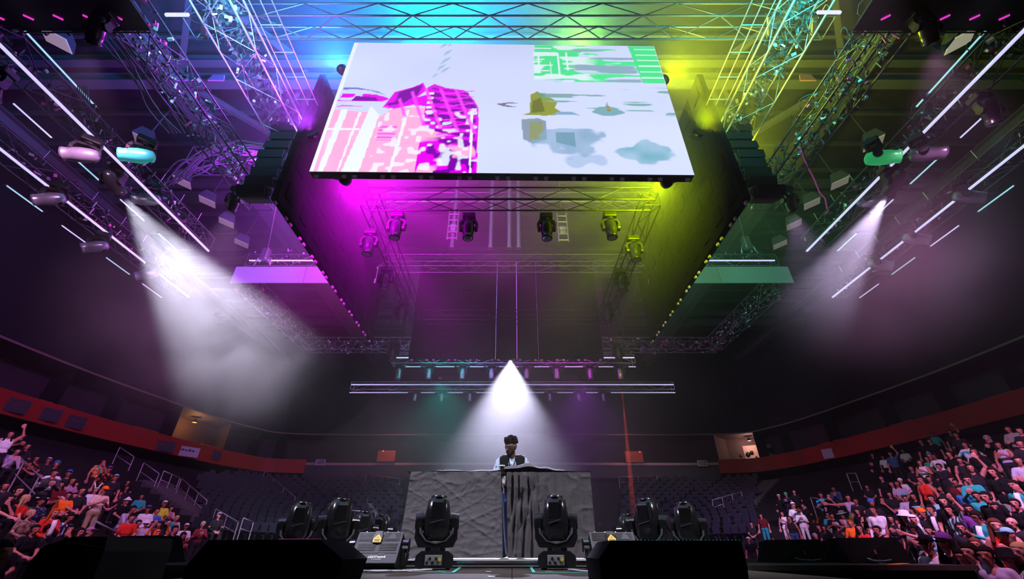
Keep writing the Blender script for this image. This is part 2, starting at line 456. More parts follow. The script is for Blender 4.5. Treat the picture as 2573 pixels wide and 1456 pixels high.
# advertising plates on the red fascia
for u, v, wpx, txt, dark, lab in ((467, 1135, 46, 'xxxxx', False, 'pale advertising plate on the left red balcony front'), (528, 1143, 40, 'xxxxx', True, 'dim marked plate right of the pale one on the left red balcony front'),
                                  (95, 1037, 62, '', True, 'large dark square plate on the left red balcony front'), (170, 1058, 50, 'xxxxx', True, 'dark marked plate right of the large dark square one on the red balcony'),
                                  (30, 1018, 44, 'xxxxx', True, 'dark plate nearest the left edge on the red balcony front'), (414, 1122, 34, 'xxxxx', True, 'small dark plate left of the pale one on the red balcony'),
                                  (2098, 1138, 44, '', False, 'dim grey plate on the right red balcony front')):
    best = None
    for s in np.arange(15, 60, 0.05):
        q = CAM + ray(u, v) * s
        t_, k_ = bowl_t(q.x, q.y)
        n_ = (ci[k_] - co[k_]).normalized()
        if (Vector((q.x, q.y, 0)) - co[k_]).dot(n_) < 0.385: best = (q, k_); break
    q, k_ = best
    n_ = (ci[k_] - co[k_]).normalized()
    yaw = math.atan2(n_.y, n_.x) + math.pi / 2
    t = thing('fascia_sign', lab, 'sign', q, (0, 0, yaw))
    wv = wpx / F_PX * (q - CAM).length * 1.0
    MB().box((0, 0, 0), (wv, 0.04, 0.72), bev=0.015).build('plate', M_INK if dark else M_SIGN, t)
    if txt:      # too blurred to read in the photo: smudged dark marks
        for k in range(len(txt)): MB().box(((k - (len(txt) - 1) / 2) * wv * .13, -.024, .08 + .02 * (k % 2)), (wv * .10, .012, .16 - .03 * (k % 3)), bev=.005).build('smudged_mark', mat('dim_ink', (0.16, 0.05, 0.05), 0.6) if dark else M_INK, t)
# red boxes with a small light on the end balcony
for u, v, sd in ((972, 1148, 'left'), (1592, 1150, 'right')):
    p = at_Y(u, v, 43.2)
    t = thing('exit_box', 'orange red box with a tiny lamp above the end rail on the %s' % sd, 'box', p)
    MB().box((0, 0, 0), (1.7, 0.5, 1.0), bev=0.03).build('body', mat('box_red', (0.45, 0.10, 0.04), 0.6), t)
    MB().lathe([(0.001, 0.08), (0.06, 0.05), (0.07, 0.0)], 10).build('tiny_lamp', mat('tiny_lamp', (1, .3, .1), .4, 0, 0, emit=(1, .18, .03), estr=3), t, (-0.35 if sd == 'left' else 0.6, -0.28, 0.42))
add_light('end_balcony_fill', 'POINT', (-11, 41.5, 10.6), (1.0, 0.35, 0.3), LIT['end'], shadow_soft_size=0.3)  # unseen point lights without a fixture, tinting the end balcony
add_light('end_balcony_fill', 'POINT', (11, 41.5, 10.6), (1.0, 0.3, 0.35), LIT['end'] * .8, shadow_soft_size=0.3)

# ---- handrails standing on the bowl
def handrail(label, ua, va, ub, vb, n=2, h=0.95, r=0.028):
    a, ga = march(ua, va, h); b, gb = march(ub, vb, h)
    t = thing('handrail', label, 'handrail', (a.x, a.y, ga))
    q = b - a; zt = h
    MB().tube([(0, 0, zt), (q.x, q.y, b.z - ga)], r, 6).build('top_rail', M_RAIL, t)
    MB().tube([(0, 0, zt * .52), (q.x, q.y, b.z - ga - zt * .48)], r * .8, 6).build('mid_rail', M_RAIL, t)
    for k in range(n):
        f = k / (n - 1); x, y = q.x * f, q.y * f
        g = ground(a.x + x, a.y + y) - ga
        MB().cyl((x, y, g), (x, y, zt + (b.z - ga - zt) * f), r, n=6).build('post', M_RAIL, t)
    return t
for lab, ua, va, ub, vb, n in (('highest handrail of the left aisle, under the red balcony', 300, 1127, 337, 1149, 2), ('handrail on the left aisle above the gated landing', 360, 1167, 400, 1191, 2),
        ('level handrail on the gated landing of the left stand', 408, 1194, 452, 1202, 3), ('long sloping handrail below the landing of the left stand', 453, 1212, 521, 1259, 4),
        ('short handrail near the foot of the left stand', 541, 1284, 599, 1313, 3), ('narrow gate rail at the foot of the left stand', 609, 1312, 637, 1313, 2),
        ('long handrail sloping through the crowd at the far left', 22, 1135, 185, 1277, 5), ('bent handrail in front of the left crowd', 240, 1313, 304, 1345, 2),
        ('handrail posts at the left edge of the photo', 2, 1115, 24, 1117, 2), ('handrail by the far left stairs of the end stand', 664, 1190, 742, 1250, 4),
        ('level rail on the end stand behind the lamps on the left', 870, 1284, 945, 1288, 3), ('level rail high on the end stand left of the booth', 920, 1194, 1005, 1204, 3),
        ('level rail high on the end stand right of the booth', 1555, 1204, 1650, 1196, 3), ('sloping handrail on the end stand at the right', 1790, 1262, 1862, 1236, 4),
        ('handrail right of the blue floral person in the right stand', 2040, 1262, 2055, 1254, 2), ('tall thin handrail high in the right stand', 2130, 1198, 2150, 1190, 2),
        ('pair of thin rails at the far right of the stand', 2535, 1125, 2560, 1165, 3), ('lower thin rail at the right of the stand', 2478, 1190, 2510, 1165, 3)):
    handrail(lab, ua, va, ub, vb, n)
# pale concrete aisle stairs
def stairs(label, ua, va, ub, vb, n, w):
    a, ga = march(ua, va, 0.05); b, gb = march(ub, vb, 0.05)
    t = thing('aisle_stairs', None, None, (a.x, a.y, 0)); struct(t, label)
    q = b - a; yaw = math.atan2(q.y, q.x)
    for k in range(n):
        f = k / (n - 1); x, y = q.x * f, q.y * f; z = max(ga + (gb - ga) * f, 0.2)
        g = max(z, ground(a.x + x, a.y + y)) + 0.12
        MB().box((0, 0, -0.2), (Vector((q.x, q.y)).length / (n - 1), w, 0.4)).build('step', M_CONC, t, (x, y, g), (0, 0, yaw))
stairs('pale stairs on the left of the end stand', 742, 1300, 645, 1192, 16, 1.3)
stairs('pale stairs beside the booth on the end stand', 945, 1290, 925, 1210, 12, 1.2)
stairs('pale stairs on the gated landing of the left stand', 515, 1300, 385, 1225, 14, 1.6)
stairs('pale stairs on the right of the end stand', 1850, 1310, 1935, 1200, 16, 1.3)

# ---- empty seats of the end stand
M_SEAT = mat('seat_plastic', (0.016, 0.016, 0.03), 0.5, 0, 0.1)
seat_me = MB().box((0, 0, 0.42), (0.44, 0.42, 0.06), bev=0.02).box((0, 0.22, 0.66), (0.44, 0.05, 0.46), bev=0.02).box((0, 0.1, 0.2), (0.06, 0.2, 0.4)).mesh('stadium_seat', M_SEAT)
cand = []
for k in range(1, ROWS - 1):
    t_ = (k + 0.45) / ROWS
    acc = 0.0; prev = None
    for i in range(20, NP_ - 20):
        for f in (0, .5):
            a = ci[i].lerp(co[i], t_); b = ci[i + 1].lerp(co[i + 1], t_); p = a.lerp(b, f)
            n_ = (ci[i] - co[i]).normalized()
            if prev is not None and (p - prev).length < 0.56: continue
            prev = p
            d = Vector((p.x, p.y, row_z(k) + .5)) - CAM
            cy, sy = math.cos(PITCH), math.sin(PITCH)
            dep = d.y * cy + d.z * sy; up = -d.y * sy + d.z * cy
            u = W_PX / 2 + F_PX * d.x / dep; v = H_PX / 2 - F_PX * up / dep
            if (500 < u < 1010 or 1560 < u < 1900) and 1190 < v < 1345: cand.append((d.length, p, n_, row_z(k), u, v))
cand.sort(key=lambda c: c[0])
for c in cand[:300]:
    o = link('stadium_seat', seat_me, None, (c[1].x, c[1].y, c[3]), (0, 0, math.atan2(c[2].y, c[2].x) + math.pi / 2))
    tag(o, 'empty dark tip-up seat in the unlit rows behind the stage', 'seat', 'empty seats of the end stand')
if len(cand) > 300:
    mb = MB(); vv = [v.co.copy() for v in seat_me.vertices]; ff = [tuple(p.vertices) for p in seat_me.polygons]
    for c in cand[300:]:
        mb.add(vv, ff, 0, False, Matrix.Translation((c[1].x, c[1].y, c[3])) @ Euler((0, 0, math.atan2(c[2].y, c[2].x) + math.pi / 2)).to_matrix().to_4x4())
    o = mb.build('stadium_seats', M_SEAT); tag(o, 'farther rows of empty dark seats behind the stage', 'seats', kind='stuff')

# ---- square arena floodlights under the roof
M_FLD = mat('flood_face', (0.6, 0.5, 0.5), 0.4, 0, 0.1, emit=(0.55, 0.45, 0.45), estr=0.22)
M_FLDL = mat('flood_face_bright', (0.6, 0.5, 0.5), 0.4, 0, 0.1, emit=(0.6, 0.5, 0.5), estr=0.35)
for sd, uvs in (('left', ((142, 100), (362, 355), (458, 458), (521, 507), (569, 560), (607, 612))), ('right', ((2412, 103), (2195, 360), (2110, 460), (2040, 512), (1995, 565), (1960, 615)))):
    for k, (u, v) in enumerate(uvs):
        p = at_Z(u, v, 17.6)
        t = thing('arena_floodlight', 'square pale arena floodlight under the roof on the %s, %s from the near end' % (sd, ('first', 'second', 'third', 'fourth', 'fifth', 'sixth')[k]), 'floodlight', p, (R(12), R(8 if sd == 'left' else -8), R(35 if sd == 'left' else -35)))
        MB().prism([(-.42, 0), (.42, 0), (.25, .45), (-.25, .45)], -.42, .42).build('housing', M_ALUD, t)
        MB().box((0, 0, -0.02), (.78, .78, .03), bev=.01).build('glass', M_FLDL if k == 0 else M_FLD, t)
        MB().cyl((0, 0, .45), (0, 0, 2.0), .03, n=6).build('stem', M_ALUD, t)
# ================================================================ THE RIG
# ---- truss: length along local X, origin at one end on the axis
_BR = {}
def brace_mesh(r, m):
    k = (r, m.name)
    if k not in _BR:
        _BR[k] = MB().cyl((0, 0, 0), (1, 0, 0), r, n=6, caps=False).mesh('brace', m)
    return _BR[k]
def stick(name, me, a, b, parent):
    a = Vector(a); b = Vector(b); d = b - a
    o = link(name, me, parent, a)
    o.rotation_euler = d.to_track_quat('X', 'Z').to_euler()
    o.scale = (d.length, 1, 1)
    return o
def truss(label, p0, p1, w=0.5, h=0.5, bay=0.9, m=None, r=0.025, rb=0.012, group=None, faces='lrb', name='lighting_truss'):
    m = m or M_ALU
    p0 = Vector(p0); p1 = Vector(p1); d = p1 - p0; Ln = d.length
    t = thing(name, label, 'truss', p0, d.to_track_quat('X', 'Z').to_euler(), group)
    cm = MB().cyl((0, 0, 0), (Ln, 0, 0), r, n=8).mesh('chord', m)
    for sy in (-1, 1):
        for sz in (-1, 1):
            link('chord', cm, t, (0, sy * w / 2, sz * h / 2))
    bmh = brace_mesh(rb, m)
    n = max(1, round(Ln / bay)); b = Ln / n
    for i in range(n):
        x0, x1 = i * b, (i + 1) * b
        up = i % 2
        if 'l' in faces: stick('brace', bmh, (x0, -w / 2, (h / 2 if up else -h / 2)), (x1, -w / 2, (-h / 2 if up else h / 2)), t)
        if 'r' in faces: stick('brace', bmh, (x0, w / 2, (h / 2 if up else -h / 2)), (x1, w / 2, (-h / 2 if up else h / 2)), t)
        if 'b' in faces: stick('brace', bmh, (x0, (w / 2 if up else -w / 2), -h / 2), (x1, (-w / 2 if up else w / 2), -h / 2), t)
        if 't' in faces: stick('brace', bmh, (x0, -w / 2, h / 2), (x0, w / 2, h / 2), t)
    for x in (0, Ln):
        for a, c in (((-1, -1), (-1, 1)), ((1, -1), (1, 1)), ((-1, -1), (1, -1)), ((-1, 1), (1, 1))):
            stick('brace', bmh, (x, a[0] * w / 2, a[1] * h / 2), (x, c[0] * w / 2, c[1] * h / 2), t)
    return t

def tube_light(label, a, b, r=0.03, m=None, group=None):
    a = Vector(a); b = Vector(b)
    t = thing('led_tube', label, 'tube light', a, (b - a).to_track_quat('X', 'Z').to_euler(), group)
    Ln = (b - a).length
    MB().cyl((0.03, 0, 0), (Ln - 0.03, 0, 0), r, n=8).build('diffuser', m or M_TUBE, t)
    MB().box((Ln / 2, 0, r * 1.3), (Ln, r * 1.6, r * 0.9)).build('housing', M_BLACK, t)
    for x in (0.0, Ln): MB().cyl((x - 0.03, 0, 0), (x + 0.03, 0, 0), r * 1.15, n=8).build('end_cap', M_BLACK, t)
    return t

# ---- hanging moving head (head axis local -Z, hung from origin)
def _mh_meshes():
    D = {}
    D['base'] = MB().box((0, 0, -0.09), (0.36, 0.30, 0.16), bev=0.03).cyl((0, 0, -0.17), (0, 0, -0.22), 0.11, n=14).mesh('base', M_BLACK)
    y = MB()
    pts = [(-0.21, 0, -0.50), (-0.23, 0, -0.36), (-0.19, 0, -0.26), (0, 0, -0.225), (0.19, 0, -0.26), (0.23, 0, -0.36), (0.21, 0, -0.50)]
    for i in range(len(pts) - 1):
        a, b = Vector(pts[i]), Vector(pts[i + 1]); mid = (a + b) / 2; dd = b - a
        M = Matrix.Translation(mid) @ dd.to_track_quat('X', 'Z').to_matrix().to_4x4()
        y.box((0, 0, 0), (dd.length + 0.03, 0.13, 0.06), M=M)
    y.cyl((-0.24, 0, -0.50), (-0.17, 0, -0.50), 0.085, n=14).cyl((0.17, 0, -0.50), (0.24, 0, -0.50), 0.085, n=14)
    D['yoke'] = y.mesh('yoke', M_BLACK)
    prof = [(0.06, 0.28), (0.12, 0.25), (0.15, 0.15), (0.165, 0.0), (0.155, -0.14), (0.135, -0.27), (0.145, -0.28), (0.145, -0.33), (0.12, -0.33)]
    D['head'] = MB().lathe(prof, 18).mesh('head', M_GLOSS)
    D['lens'] = MB().lathe([(0.001, -0.345), (0.06, -0.343), (0.118, -0.331)], 18).mesh('lens', M_LENS)
    D['clamp'] = MB().box((0, 0, 0.02), (0.05, 0.09, 0.10)).mesh('clamp', M_ALUD)
    return D
MH = _mh_meshes()
def hang_head(label, loc, aim=None, rz=0.0, s=1.0, group=None, headmat=None, lensmat=None, name='moving_head_light'):
    t = thing(name, label, 'stage light', loc, (0, 0, rz), group)
    t.scale = (s, s, s)
    for sx in (-.1, .1): link('clamp', MH['clamp'], t, (sx, 0, 0))
    link('base', MH['base'], t); link('yoke', MH['yoke'], t)
    hme, lme = MH['head'], MH['lens']
    if headmat:
        k = 'head_' + headmat.name
        if k not in MH: MH[k] = MH['head'].copy(); MH[k].materials.clear(); MH[k].materials.append(headmat)
        hme = MH[k]
    if lensmat:
        k = 'lens_' + lensmat.name
        if k not in MH: MH[k] = MH['lens'].copy(); MH[k].materials.clear(); MH[k].materials.append(lensmat)
        lme = MH[k]
    piv = Vector((0, 0, -0.50))
    if aim is not None:
        wl = Vector(loc) + piv * s
        q = (Vector(aim) - wl).to_track_quat('-Z', 'Y')
        rot = (Euler((0, 0, -rz)).to_quaternion() @ q).to_euler()
    else: rot = (0, 0, 0)
    hd = link('head', hme, t, piv, rot)
    link('lens', lme, hd)
    return t

# ---------------------------------------------------------------- LED SCREEN CUBE
def paint_screen(nx, ny):
    """picture shown on the front screen, as colours of a vertex grid (linear rgb)"""
    def lin(r, g, b):
        c = np.array([r, g, b]) / 255.0
        return np.where(c <= 0.04045, c / 12.92, ((c + 0.055) / 1.055) ** 2.4)
    rs = np.random.RandomState(3)
    U, V = np.meshgrid(np.linspace(0, 1, nx), np.linspace(0, 1, ny))   # v up
    def noise(fx, fy, seed):
        r_ = np.random.RandomState(seed); g = r_.rand(int(fy) + 3, int(fx) + 3)
        x = U * fx; y = V * fy; xi = x.astype(int); yi = y.astype(int); xf = x - xi; yf = y - yi
        xf = xf * xf * (3 - 2 * xf); yf = yf * yf * (3 - 2 * yf)
        a = g[yi, xi] * (1 - xf) + g[yi, xi + 1] * xf; b = g[yi + 1, xi] * (1 - xf) + g[yi + 1, xi + 1] * xf
        return a * (1 - yf) + b * yf
    img = np.empty((ny, nx, 3))
    base = lin(205, 214, 250); img[:] = base
    img[:] = base * (0.95 + 0.1 * noise(4, 4, 1))[..., None]
    def put(maskf, col):
        m = np.clip(maskf, 0, 1)[..., None]; img[:] = img * (1 - m) + np.asarray(col) * m
    def soft(x, w=0.01): return np.clip(x / w + 0.5, 0, 1)
    SHF = -0.118
    def poly(*a_):
        sx, pts = (a_ if len(a_) == 2 else (0.0, a_[0])); pts = [(x + sx, y) for x, y in pts]
        ins = np.zeros(U.shape, bool); n = len(pts)
        for i in range(n):
            x0, y0 = pts[i]; x1, y1 = pts[(i + 1) % n]
            if y0 == y1: continue
            c = ((y0 > V) != (y1 > V)) & (U < (x1 - x0) * (V - y0) / (y1 - y0) + x0)
            ins ^= c
        return ins.astype(float)
    pink = lin(255, 170, 215); mag = lin(225, 0, 235); dmag = lin(120, 0, 160); white = lin(228, 236, 255)
    green = lin(70, 225, 140); lav = lin(176, 190, 226)
    # pink panels at the lower left
    g = noise(26, 8, 5)
    put(poly([(0.0, 0.0), (0.115, 0.0), (0.125, 0.40), (0.0, 0.42)]) * soft(0.66 - noise(9, 5, 8) * .7 - noise(40, 3, 9) * .35 + 0.7 * (0.38 - V), 0.25), pink)
    put(poly([(0.02, 0.0), (0.035, 0.0), (0.05, 0.42), (0.03, 0.42)]), white)
    put(poly([(0.0, 0.0), (0.01, 0.0), (0.012, 1.0), (0.0, 1.0)]), white)
    put(poly([(0.07, 0.0), (0.074, 0.0), (0.09, 0.4), (0.082, 0.4)]), white)
    put(poly([(0.0, 0.27), (0.10, 0.27), (0.10, 0.282), (0.0, 0.282)]), white)
    put(poly(SHF, [(0.20, 0.0), (0.245, 0.0), (0.262, 0.38), (0.23, 0.45)]), white)
    put(poly(SHF, [(0.245, 0.0), (0.39, 0.0), (0.39, 0.44), (0.30, 0.44), (0.26, 0.36)]), pink)
    put(poly(SHF, [(0.320, 0.0), (0.328, 0.0), (0.345, 0.42), (0.335, 0.42)]), white)
    # magenta figure
    put(poly(SHF, [(0.265, 0.44), (0.29, 0.56), (0.34, 0.60), (0.37, 0.64), (0.385, 0.58), (0.36, 0.52), (0.40, 0.55), (0.40, 0.45), (0.35, 0.46), (0.30, 0.43)]), mag)
    put(poly(SHF, [(0.275, 0.45), (0.295, 0.55), (0.345, 0.60), (0.37, 0.62), (0.36, 0.54), (0.32, 0.47)]) * soft(noise(30, 16, 11) - 0.38, 0.15), dmag)
    put(poly(SHF, [(0.39, 0.44), (0.385, 0.60), (0.405, 0.63), (0.44, 0.60), (0.50, 0.58), (0.53, 0.50), (0.545, 0.44), (0.55, 0.0), (0.39, 0.0)]), mag)
    stripe = soft(np.sin(V * 120 + U * 40) * 0.5 + noise(24, 18, 21) - 0.5, 0.3)
    put(poly(SHF, [(0.40, 0.2), (0.40, 0.60), (0.44, 0.585), (0.51, 0.56), (0.54, 0.44), (0.54, 0.2)]) * stripe, dmag)
    put(poly(SHF, [(0.39, 0.0), (0.39, 0.30), (0.45, 0.25), (0.54, 0.22), (0.55, 0.0)]) * soft(noise(20, 14, 31) - 0.5, 0.12), pink)
    put(poly(SHF, [(0.40, 0.0), (0.545, 0.0), (0.545, 0.2), (0.42, 0.22)]) * soft(noise(46, 30, 33) - 0.62, 0.1), dmag)
    for k in range(7):
        v0 = 0.24 + k * 0.05
        put(poly(SHF, [(0.43, v0), (0.53, v0 + 0.035), (0.53, v0 + 0.042), (0.43, v0 + 0.008)]), lin(255, 60, 250))
    for k in range(5):
        put(poly(SHF, [(0.392, 0.40 + k * .036), (0.408, 0.40 + k * .036), (0.408, 0.418 + k * .036), (0.392, 0.418 + k * .036)]), white)
    put(poly(SHF, [(0.53, 0.0), (0.535, 0.0), (0.53, 0.42), (0.522, 0.42)]), white)
    put(poly(SHF, [(0.27, 0.20), (0.32, 0.20), (0.32, 0.31), (0.27, 0.31)]) * soft(np.sin(V * 260) * .5 + .5 - 0.4, .4) * 0.7, mag)
    put(poly(SHF, [(0.265, 0.0), (0.55, 0.0), (0.55, 0.44), (0.265, 0.40)]) * soft(noise(60, 40, 91) - 0.66, 0.08) * .8, white)
    put(poly(SHF, [(0.27, 0.44), (0.36, 0.6), (0.5, 0.58), (0.545, 0.44), (0.545, 0.25), (0.40, 0.3)]) * soft(np.abs(np.sin(U * 70 + V * 14)) - .93, .06) * .8, lin(255, 70, 255))
    # band across the left edge
    put(poly([(0.01, 0.485), (0.14, 0.485), (0.165, 0.505), (0.12, 0.54), (0.02, 0.545)]) * soft(noise(30, 30, 41) - 0.25, 0.1), mag)
    put(poly([(0.05, 0.488), (0.13, 0.488), (0.12, 0.515), (0.06, 0.525)]), dmag)
    put(poly([(0.015, 0.575), (0.05, 0.58), (0.10, 0.57), (0.15, 0.53), (0.12, 0.565), (0.06, 0.592), (0.015, 0.595)]), lin(110, 120, 200))
    put(poly([(0.01, 0.44), (0.09, 0.445), (0.03, 0.455)]), lin(240, 80, 200))
    # pale flecks up the middle
    for (x0, y0, s) in ((0.375, 0.68, .02), (0.385, 0.74, .03), (0.40, 0.72, .03), (0.395, 0.80, .035), (0.40, 0.88, .03), (0.385, 0.95, .03), (0.41, 0.97, .03)):
        put(poly(-0.10, [(x0, y0), (x0 + s * .7, y0 + s * 1.2), (x0 + s, y0 + s * 2.2), (x0 + s * .3, y0 + s * 1.4)]), lav * np.array([.8, 1.0, .95]))
    # green circuit board, upper right
    gm = poly([(0.592, 0.66), (0.592, 1.0), (1.0, 1.0), (1.0, 0.66)])
    put(gm * poly([(0.592, 0.675), (0.60, 1.0), (0.77, 1.0), (0.73, 0.86), (0.72, 0.76), (0.80, 0.68)]), green)
    put(gm * soft(noise(9, 44, 51) * .7 + noise(30, 60, 52) * .3 - 0.53, 0.05) * soft(U - 0.66, .02) * soft(V - .87 + .25 * noise(9, 3, 54), .05), green * 1.05)
    put(gm * soft(noise(12, 50, 55) - 0.60, 0.04) * soft(.74 - V, .03) * soft(U - .62, .02), green * 1.05)
    put(gm * soft(noise(20, 50, 57) - 0.60, 0.05) * soft(.78 - U, .05), lin(215, 240, 240))
    put(poly([(0.93, 0.655), (0.91, 1.0), (1.0, 1.0), (1.0, 0.655)]), green)
    for k in range(6):
        v0 = 0.70 + k * 0.052
        put(poly([(0.60, v0), (0.63 + 0.012 * (k % 3), v0), (0.63 + 0.012 * (k % 3), v0 + 0.009), (0.60, v0 + 0.009)]), lin(225, 240, 250))
        put(poly([(0.93, v0), (1, v0), (1, v0 + 0.01), (0.93, v0 + 0.01)]), lin(205, 250, 225))
    for x0, y0, y1 in ((0.645, 0.70, 0.84), (0.672, 0.70, 0.92), (0.698, 0.76, 0.93), (0.608, 0.80, 0.90)):
        put(poly([(x0, y0), (x0 + .005, y0), (x0 + .005, y1), (x0, y1)]), lin(225, 240, 250))
    put(gm * soft(noise(8, 40, 53) - 0.66, 0.05) * soft(U - 0.72, .02) * soft(0.93 - U, .02), lin(140, 170, 190))
    # olive and grey-blue blots of the face
    oliv = lin(140, 150, 50); grey = lin(130, 165, 195)
    put(poly([(0.555, 0.395), (0.575, 0.41), (0.58, 0.55), (0.60, 0.58), (0.62, 0.55), (0.66, 0.50), (0.65, 0.45), (0.68, 0.40), (0.62, 0.39)]) * soft(noise(14, 14, 61) - 0.22, 0.15), oliv)
    put(poly([(0.58, 0.41), (0.585, 0.5), (0.61, 0.53), (0.62, 0.42)]), oliv * 0.55)
    put(poly([(0.61, 0.53), (0.70, 0.54), (0.76, 0.555), (0.70, 0.56), (0.60, 0.565)]) * 0.8, lin(95, 150, 130))
    put(poly([(0.64, 0.40), (0.72, 0.395), (0.70, 0.42), (0.66, 0.42)]), grey)
    put(poly([(0.555, 0.22), (0.55, 0.36), (0.60, 0.37), (0.62, 0.35), (0.62, 0.22), (0.58, 0.19)]) * soft(noise(9, 9, 63) - 0.1, 0.3), lin(135, 150, 170))
    put(poly([(0.575, 0.22), (0.575, 0.34), (0.61, 0.35), (0.615, 0.22)]) * 0.7, oliv)
    bl = ((U - 0.68) / 0.12) ** 2 + ((V - 0.205) / 0.11) ** 2
    put(soft(0.75 - bl + 1.3 * (noise(14, 12, 65) - 0.5) + 0.7 * (noise(50, 44, 66) - 0.5) - soft(V - .30, .02), 0.3) * (0.55 + 0.4 * noise(22, 12, 64)), grey)
    put(poly([(0.645, 0.20), (0.645, 0.27), (0.70, 0.27), (0.70, 0.17)]) * 0.8, lin(100, 145, 165))
    bl = ((U - 0.71) / 0.07) ** 2 + ((V - 0.09) / 0.05) ** 2
    put(soft(0.8 - bl + 1.2 * (noise(26, 20, 67) - 0.5), 0.3) * 0.5, grey)
    bl = ((U - 0.90) / 0.09) ** 2 + ((V - 0.13) / 0.10) ** 2
    put(soft(0.55 - bl + 1.8 * (noise(18, 14, 69) - 0.5) + .5 * (noise(60, 50, 68) - .5), 0.2) * (0.5 + 0.5 * noise(26, 18, 70)), lin(115, 170, 190))
    # the small bird shape
    put(poly([(0.755, 0.42), (0.78, 0.46), (0.80, 0.465), (0.805, 0.50), (0.81, 0.465), (0.83, 0.455), (0.855, 0.415), (0.82, 0.395), (0.785, 0.395)]), lin(120, 165, 175))
    put(poly([(0.80, 0.43), (0.803, 0.47), (0.812, 0.46), (0.812, 0.425)]), lin(165, 130, 30))
    put(poly([(0.475, 0.475), (0.52, 0.49), (0.545, 0.48), (0.51, 0.478), (0.505, 0.468), (0.54, 0.452), (0.50, 0.455)]), lin(120, 110, 140))
    put(soft(noise(10, 60, 71) - 0.72, 0.05) * soft(U - 0.86, .02) * soft(V - .36, .02) * soft(.6 - V, .02), lin(120, 170, 165))
    put(soft(noise(9, 60, 73) - 0.77, 0.05) * soft(U - 0.62, .02) * soft(V - .40, .02) * soft(.62 - V, .02), lin(120, 170, 165))
    return img

SBL, SBR = at_Y(777, 431, 8.0), at_Y(1745, 440, 8.127)
STL = at_Y(893, 107, 8.0)
SW = (SBR - SBL).length; SH = STL.z - SBL.z
syaw = math.atan2(SBR.y - SBL.y, SBR.x - SBL.x)
screen = thing('led_screen', 'huge lit LED screen with white magenta and green picture above the stage', 'screen', SBL, (0, 0, syaw))
nx, ny = 361, 221
img = paint_screen(nx, ny)
gx = np.linspace(0, SW, nx); gz = np.linspace(0, SH, ny)
GX, GZ = np.meshgrid(gx, gz)
verts = np.stack([GX.ravel(), np.zeros(nx * ny), GZ.ravel()], 1)
ii = (np.arange(ny - 1)[:, None] * nx + np.arange(nx - 1)[None]).ravel()
faces = np.stack([ii, ii + 1, ii + nx + 1, ii + nx], 1)
me = bpy.data.meshes.new('display'); me.from_pydata(verts.tolist(), [], faces.tolist())
ca = me.color_attributes.new('picture', 'FLOAT_COLOR', 'POINT')
ca.data.foreach_set('color', np.concatenate([img.reshape(-1, 3), np.ones((nx * ny, 1))], 1).ravel())
md = bpy.data.materials.new('screen_picture'); md.use_nodes = True
nt = md.node_tree; nt.nodes.clear()
va = nt.nodes.new('ShaderNodeVertexColor'); va.layer_name = 'picture'
em = nt.nodes.new('ShaderNodeEmission'); em.inputs[1].default_value = 1.22
out = nt.nodes.new('ShaderNodeOutputMaterial')
nt.links.new(va.outputs[0], em.inputs[0]); nt.links.new(em.outputs[0], out.inputs[0])
me.materials.append(md)
link('display', me, screen)
MB().box((SW / 2, 0.14, SH / 2), (SW, 0.24, SH)).build('cabinet', M_BLACK, screen)
M_TAB = mat('bracket_grey', (0.5, 0.46, 0.5), 0.5, 0.0, 0.05)
tabm = MB().prism([(-0.06, 0), (0.06, 0), (0.045, -0.09), (-0.045, -0.09)], -0.02, 0.04).mesh('bracket', M_TAB)
npan = 10
for i in range(npan + 1):
    for sx in (-0.14, 0.14):
        x = i * SW / npan + sx
        if 0 < x < SW: link('bracket', tabm, screen, (x, 0.12, 0))

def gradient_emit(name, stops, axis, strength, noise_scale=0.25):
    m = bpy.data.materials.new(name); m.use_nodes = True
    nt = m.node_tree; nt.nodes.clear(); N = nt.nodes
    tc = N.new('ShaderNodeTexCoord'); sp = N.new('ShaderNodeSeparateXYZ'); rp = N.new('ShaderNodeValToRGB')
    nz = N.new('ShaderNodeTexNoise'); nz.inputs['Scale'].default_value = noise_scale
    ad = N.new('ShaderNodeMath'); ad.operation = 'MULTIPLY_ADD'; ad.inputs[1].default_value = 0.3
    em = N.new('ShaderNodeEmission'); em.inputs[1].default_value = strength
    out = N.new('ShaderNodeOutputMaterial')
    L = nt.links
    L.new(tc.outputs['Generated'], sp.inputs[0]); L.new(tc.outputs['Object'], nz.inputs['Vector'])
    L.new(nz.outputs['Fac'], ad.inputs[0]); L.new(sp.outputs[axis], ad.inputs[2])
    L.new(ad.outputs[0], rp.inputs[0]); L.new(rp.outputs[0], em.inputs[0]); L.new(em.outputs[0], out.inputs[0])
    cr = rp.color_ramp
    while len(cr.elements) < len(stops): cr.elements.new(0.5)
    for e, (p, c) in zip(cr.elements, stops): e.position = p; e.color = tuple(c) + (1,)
    return m
